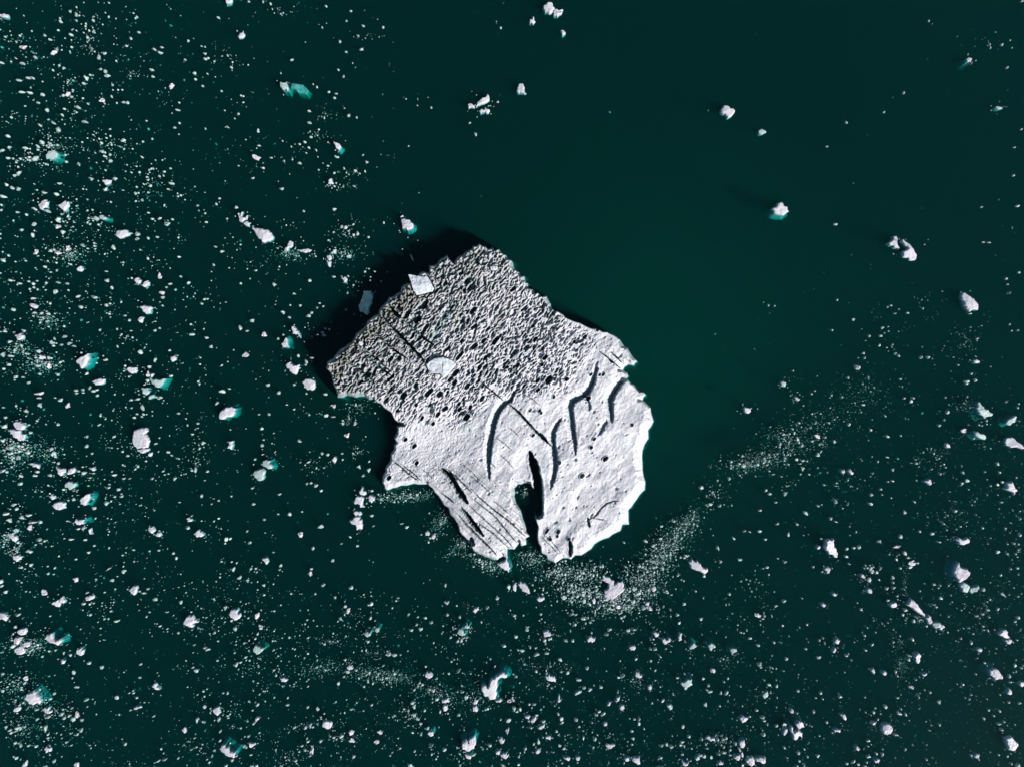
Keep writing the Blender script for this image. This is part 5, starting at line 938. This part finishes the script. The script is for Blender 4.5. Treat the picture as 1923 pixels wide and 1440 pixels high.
small = []
for (ox, oy), txt in SMALL.items():
    for t in txt.split(';'):
        x, y, L, W, a = map(float, t.split())
        if L < 9: continue
        if W > L: L, W, a = W, L, a                              # the angle given is that of the long side when L is the smaller
        small.append((ox + x / 4, oy + y / 4, L / 4 * 0.98, W / 4 * 0.98, a))
# those told twice by neighbouring tiles
uniq = []
for s_ in small:
    if all(math.hypot(s_[0] - q[0], s_[1] - q[1]) > 2.6 for q in uniq) and all(math.hypot(s_[0] - q['x'], s_[1] - q['y']) > 0.42 * q['s'] + 0.5 for q in floes):
        if -4 < s_[0] < 1927 and -4 < s_[1] < 1444:
            uniq.append(s_)
uniq.sort(key=lambda s: -s[2] * s[3])
inside = [f for f in floes]
N_IND = max(0, 300 - len(floes))
ind, rest = uniq[:N_IND], uniq[N_IND:]

for k, (x, y, L, W, a) in enumerate(ind):
    n = 10 if L > 8 else 7
    V, F = pebble(x, y, L, W, a, 0.09 + 0.016 * min(L, 12) * rnd.uniform(.5, 1.5), 5000 + k, n, rnd.choice((0, 0, .15, .5)))
    wx1, wy1 = to_world(V[:, 0], V[:, 1], 0.0)
    cx, cy = to_world(x, y, 0.0)
    o = link_mesh('ice_floe', np.stack([wx1 - cx, wy1 - cy, V[:, 2]], 1), F, M_FLOE if (rnd.random() < .22 or L > 9) else (M_PALE if rnd.random() < .7 else M_GREY))
    o.location = (cx, cy, 0)
    floes.append(dict(x=x, y=y, s=L, w=W, a=a, handle='', o=o, named=False))

# labels of the small ones: size and shape, then where it floats relative to the nearest floe with a name of its own
marks = [(f['x'], f['y'], f['handle']) for f in floes if f['handle']]
marks += [(652, 690, "the iceberg's dark west tip"), (1245, 800, "the iceberg's bright right shore"), (740, 855, "the iceberg's west shoulder"),
          (1000, 480, "the iceberg's upper right shore"), (890, 1060, "the iceberg's lower left lobe"), (1100, 1060, "the iceberg's bottom right shore")]
DIRS = ['right of', 'upper right of', 'above', 'upper left of', 'left of', 'lower left of', 'below', 'lower right of']
ORD = ['nearest', 'second nearest', 'third nearest', 'fourth nearest', 'fifth nearest', 'sixth nearest', 'seventh nearest', 'eighth nearest', 'ninth nearest', 'tenth nearest']
slots = {}
for f_ in floes:
    if f_['named']: continue
    m = min(range(len(marks)), key=lambda i: math.hypot(marks[i][0] - f_['x'], marks[i][1] - f_['y']))
    dx, dy = f_['x'] - marks[m][0], -(f_['y'] - marks[m][1])
    d = int(round(math.atan2(dy, dx) / (math.pi / 4))) % 8
    asp = f_['s'] / f_['w']
    shape = 'long thin' if asp > 2.2 else 'oblong' if asp > 1.5 else 'chunky'
    slots.setdefault((m, d, shape), []).append((math.hypot(dx, dy), f_))
for (m, d, shape), lst in slots.items():
    lst.sort(key=lambda t: t[0])
    for i, (_, f_) in enumerate(lst):
        which = '' if len(lst) == 1 else (', ' + ORD[min(i, 9)])
        link = ' ' if which else ', '
        tag(f_['o'], f"small {shape} floe{which or ','} {DIRS[d]} {marks[m][2]}", 'ice floe', FLOE_GROUP)

# ---- brash: crumbs too many to count, one object
BJ_test = np.array(BERG)


def in_berg(xs, ys):
    return poly_sdf(BERG, xs, ys)


cr = np.random.default_rng(77)


def density(x, y):
    """relative number of crumbs per area over the picture"""
    d = 0.10 + 0 * x
    d = d + 1.00 * smooth(700, 60, x) * smooth(-150, 420, y)                    # left field
    d = d + 0.55 * smooth(560, 0, x) * smooth(500, 100, y)
    d = d + 1.05 * smooth(1050, 1180, y) * smooth(150, 420, x) * smooth(1560, 1300, x)      # bottom belt
    d = d + 0.50 * smooth(1000, 1250, y) * smooth(1300, 1500, x)
    d = d + 0.55 * smooth(1380, 1560, x) * smooth(720, 900, y) * smooth(1150, 950, y)
    d = d + 0.40 * smooth(1560, 1900, x) * smooth(420, 760, y)
    d = d + 0.85 * smooth(1480, 1690, x) * smooth(700, 780, y) * smooth(1000, 860, y) * 0.6
    d = d * (1 - 0.95 * smooth(1.0, 0.62, np.hypot((x - 1180) / 500, (y - 350) / 400)))      # open water upper right
    d = d * (1 - 0.80 * smooth(1.0, 0.5, np.hypot((x - 1200) / 300, (y - 780) / 190)))
    d = d * (1 - 0.75 * smooth(760, 1100, x) * smooth(620, 400, y))
    d = d * (1 - 0.6 * smooth(1.0, 0.4, np.hypot((x - 250) / 130, (y - 1260) / 200)))        # dark lead lower left
    d = d * (1 - 0.6 * smooth(1.0, 0.5, np.hypot((x - 640) / 70, (y - 560) / 110)))
    return d


crumbs = []           # x, y, size, z
# clustered crumbs: parents, each with a ragged little family strung out roughly left-right
n_par = 0
while n_par < 1700:
    x = cr.uniform(-40, 1963); y = cr.uniform(-40, 1480)
    if cr.random() * 1.7 > float(density(np.array(x), np.array(y))): continue
    n_par += 1
    fam = int(min(26, 1 + cr.pareto(1.15) * 2.0)); spread = 3.0 + 3.6 * math.sqrt(fam)
    aa = math.radians(cr.normal(-8 if x < 900 else 8, 30))
    for q in range(fam):
        u = cr.normal() * spread * 1.25; w = cr.normal() * spread * .55
        big = cr.random()
        s = 1.3 + 1.5 * cr.pareto(3.0) if big < .84 else cr.uniform(2.6, 5.6)
        crumbs.append((x + u * math.cos(aa) - w * math.sin(aa), y + u * math.sin(aa) + w * math.cos(aa), min(s, 6), (cr.uniform(-.2, .05) if cr.random() < .5 else cr.uniform(-1.6, -.1)) if s < 3.2 else cr.uniform(-.1, .06)))
# loose singles
k = 0
while k < 2600:
    x = cr.uniform(-40, 1963); y = cr.uniform(-40, 1480)
    if cr.random() * 1.7 > float(density(np.array(x), np.array(y))) + .012: continue
    k += 1
    crumbs.append((x, y, min(1.2 + 1.5 * cr.pareto(2.6), 6), cr.uniform(-.2, .06) if cr.random() < .5 else cr.uniform(-1.6, -.1)))
# thick brash bands: cx, cy, rx, ry, tilt, number, crumb size
BANDS = [(765,932,62,12,2,330,2.0),(728,934,24,10,0,70,2.4),(832,975,15,36,-38,230,2.0),(868,1020,14,34,-52,200,2.0),(900,1052,34,10,-30,160,2.0),(925,1066,30,12,-12,130,2.2),
 (985,925,13,14,0,80,1.6),(1000,1052,34,14,0,230,2.0),(990,1040,22,10,0,90,1.8),(1050,1075,46,18,5,420,2.2),(1095,1080,46,26,0,460,2.8),(1085,1110,34,20,0,300,3.0),(1150,1120,60,26,4,620,2.8),(1165,1140,48,14,6,260,3.0),
 (1205,1085,44,34,40,460,2.7),(1240,1050,54,28,45,460,2.4),(1262,1015,56,26,42,520,2.3),(1285,985,34,16,38,260,2.0),(1215,1110,30,16,0,120,2.0),(1300,970,20,14,30,80,1.8),
 (1480,825,44,26,-10,230,2.3),(1440,862,70,22,12,380,2.5),(1400,872,44,18,0,130,2.4),(1530,800,60,34,20,160,2.2),(1345,925,30,24,20,80,2.2),(1620,740,60,50,20,150,1.9),(1545,832,18,14,0,50,1.9),(1565,780,24,14,10,40,1.8),
 (30,840,34,28,0,330,2.3),(90,850,26,24,0,110,2.0),(22,860,22,34,0,120,2.4),(75,682,34,20,-8,230,2.1),(35,655,26,14,0,110,2.1),(85,600,26,16,-10,120,1.9),(130,480,26,14,-8,110,2.1),(120,470,50,10,-5,80,2.0),
 (12,1010,12,30,-50,130,2.3),(28,1032,14,12,0,60,2.2),(50,1210,46,18,0,230,2.0),(60,1215,22,10,0,70,2.2),(30,1285,34,22,0,130,2.0),(60,1318,46,16,0,150,1.9),(110,1335,34,16,0,80,1.9),(35,1365,40,26,0,130,2.0),
 (545,475,34,14,-8,130,1.9),(645,475,34,14,0,110,2.2),(650,435,34,26,0,90,2.0),(590,870,36,26,0,60,1.8),(668,850,20,18,0,60,1.9),(675,765,34,24,0,90,2.0),(655,790,20,10,30,40,1.8),
 (700,1265,56,16,-4,240,1.9),(740,1275,40,12,0,160,1.9),(600,1255,44,16,5,120,2.0),(620,1205,44,10,0,70,1.9),(700,1225,34,18,0,80,1.5),(820,1300,56,22,-10,190,2.0),(770,1345,26,34,-50,100,2.2),(560,1365,50,10,12,60,2.2),(545,1420,46,20,0,90,2.0),
 (640,1385,46,16,0,60,2.1),(890,1315,34,22,0,110,2.3),(865,1190,22,22,0,50,1.9),(1010,1250,40,14,0,70,1.8),(1060,1255,26,16,0,60,1.9),(1200,1280,26,14,-45,70,2.0),(1030,1275,34,18,0,40,2.0),(1100,1160,20,10,20,50,2.0),(1180,1185,38,10,6,50,2.2),
 (1700,1095,6,36,0,70,1.8),(1725,1160,22,12,-35,110,1.9),(1695,1250,20,34,12,110,1.8),(1685,1205,18,18,0,50,1.8),(1850,1140,26,26,0,80,1.9),(1690,1040,20,8,0,25,2.2),(1640,1065,14,8,0,30,2.3),(1665,1370,34,22,0,60,2.1),(1810,640,34,34,0,90,1.6),(1810,760,34,20,0,80,1.8),
 (1760,850,50,20,0,50,1.9),(1800,960,40,34,0,90,1.7),(205,835,30,26,0,40,2.0),(270,850,30,10,0,34,2.1),(370,840,30,20,0,50,1.9),(370,870,20,14,0,40,1.8),(1360,1240,60,20,0,60,2.0),(1180,1425,30,10,0,20,2.2),(1350,1390,46,20,5,110,2.3),
 (165,70,30,8,-30,30,1.9),(170,92,16,8,-30,34,1.8),(245,140,30,12,0,40,1.7),(100,275,34,12,0,60,2.0),(60,300,40,9,0,60,2.2),(130,155,22,14,0,40,1.9),(125,178,16,14,0,20,2.2),(690,70,34,16,0,20,1.8),(610,215,34,14,0,40,1.7),(600,255,34,14,0,36,1.8),(660,325,34,10,0,40,1.8),(640,350,34,10,0,40,1.8)]
for cx, cy, rx, ry, tl, num, cs in BANDS:
    a = math.radians(-tl)
    for q in range(int(num * .85)):
        rr = abs(cr.normal()) * 0.62 + 0.1; ph = cr.random() * 6.283
        u = rr * math.cos(ph) * rx; w = rr * math.sin(ph) * ry
        s = cs * (0.62 + 0.75 * cr.pareto(3.0))
        crumbs.append((cx + u * math.cos(a) - w * math.sin(a), cy + u * math.sin(a) + w * math.cos(a), min(s, cs * 3.2), cr.uniform(-.30, .06) if s < 3 else cr.uniform(-.05, .08)))
    if num > 100:                                                # a haze of finer bits a little deeper
        for q in range(int(num * 0.9)):
            u = cr.normal() * rx * .6; w = cr.normal() * ry * .6
            crumbs.append((cx + u * math.cos(a) - w * math.sin(a), cy + u * math.sin(a) + w * math.cos(a), cr.uniform(1.0, 2.6), cr.uniform(-1.6, -.3)))
# coarser lumps caught in the thick brash south and south-east of the berg
for q in range(170):
    u = cr.normal() * 66; w = cr.normal() * 20
    cx, cy, a = (1140, 1112, 0.04) if q < 95 else (1245, 1045, -0.75)
    crumbs.append((cx + u * math.cos(a) - w * math.sin(a), cy + u * math.sin(a) + w * math.cos(a), cr.uniform(3.2, 7.5 if q < 95 else 5.5), cr.uniform(-.05, .06)))
# crumbs shed by the named floes
for f_ in floes:
    if f_['named'] and f_['s'] > 9 and not (960 < f_['x'] < 1600 and f_['y'] < 650):
        for q in range(int(cr.integers(1, 9))):
            r0 = f_['s'] * (0.5 + abs(cr.normal()) * 0.45) + 2; ph = cr.random() * 6.283
            crumbs.append((f_['x'] + r0 * math.cos(ph), f_['y'] + r0 * math.sin(ph) * 0.8, cr.uniform(1.2, 3.2), cr.uniform(-.10, .05)))
C = np.array(crumbs)
inb = in_berg(C[:, 0], C[:, 1])
ok = inb < -1.0
# nearly nothing drifts inside the big named floes
for f_ in floes:
    if f_['named']:
        ok &= np.hypot(C[:, 0] - f_['x'], C[:, 1] - f_['y']) > 0.42 * f_['s'] + C[:, 2] * 0.5
C = C[ok]
nC = len(C)
rn = 6
th0 = cr.random((nC, 1)) * 6.283
th = th0 + (np.arange(rn)[None] + cr.uniform(-.3, .3, (nC, rn))) / rn * 2 * math.pi
rad = (C[:, 2:3] / 2) * cr.uniform(.62, 1.15, (nC, rn))
el = cr.uniform(.5, 1.0, (nC, 1)); ea = cr.random((nC, 1)) * 3.14
xx = np.cos(th) * rad; yy = np.sin(th) * rad * el
rx_ = xx * np.cos(ea) - yy * np.sin(ea); ry_ = xx * np.sin(ea) + yy * np.cos(ea)
sz = C[:, 2:3] * PX
V = np.zeros((nC, 2 * rn + 2, 3))
V[:, 0, 0] = C[:, 0] + cr.uniform(-.15, .15, nC) * C[:, 2]; V[:, 0, 1] = C[:, 1] + cr.uniform(-.15, .15, nC) * C[:, 2]; V[:, 0, 2] = C[:, 3] + 0.30 * sz[:, 0] * cr.uniform(.6, 1.6, nC) + .02
V[:, 1:rn + 1, 0] = C[:, 0:1] + rx_ * .8; V[:, 1:rn + 1, 1] = C[:, 1:2] + ry_ * .8; V[:, 1:rn + 1, 2] = C[:, 3:4] + 0.16 * sz * cr.uniform(.3, 1.7, (nC, rn))
V[:, rn + 1:2 * rn + 1, 0] = C[:, 0:1] + rx_ * 1.1; V[:, rn + 1:2 * rn + 1, 1] = C[:, 1:2] + ry_ * 1.1; V[:, rn + 1:2 * rn + 1, 2] = C[:, 3:4] - 0.35 * sz
V[:, -1, 0] = C[:, 0]; V[:, -1, 1] = C[:, 1]; V[:, -1, 2] = C[:, 3] - 0.8 * sz[:, 0]
fa = []
for i in range(rn):
    j = (i + 1) % rn
    fa += [(0, 1 + j, 1 + i), (1 + i, rn + 1 + j, rn + 1 + i), (1 + i, 1 + j, rn + 1 + j), (rn + 1 + i, rn + 1 + j, 2 * rn + 1)]
fa = np.array(fa)
Fall = (fa[None] + (np.arange(nC) * (2 * rn + 2))[:, None, None]).reshape(-1, 3)
VV = V.reshape(-1, 3)
bx_, by_ = to_world(VV[:, 0], VV[:, 1], 0.0)
brash_v = [np.stack([bx_, by_, VV[:, 2]], 1)]; brash_f = [Fall]; off = len(VV)
for k, (x, y, L, W, a) in enumerate(rest):
    v1, f1_ = pebble(x, y, L, W, a, 0.12 + 0.03 * L * rnd.uniform(.3, 1.3), 9000 + k, 8, rnd.uniform(.0, .3))
    wx1, wy1 = to_world(v1[:, 0], v1[:, 1], 0.0)
    brash_v.append(np.stack([wx1, wy1, v1[:, 2]], 1)); brash_f.append(np.array(f1_) + off); off += len(v1)
o = link_mesh('brash_ice', np.vstack(brash_v), np.vstack(brash_f), M_BRASH)
tag(o, 'countless small crumbs of pale floating ice strewn over the dark water', 'brash ice', kind='stuff')
print('FLOES', len(floes), 'named', len(BIG), 'rest', len(rest), 'crumbs', nC)
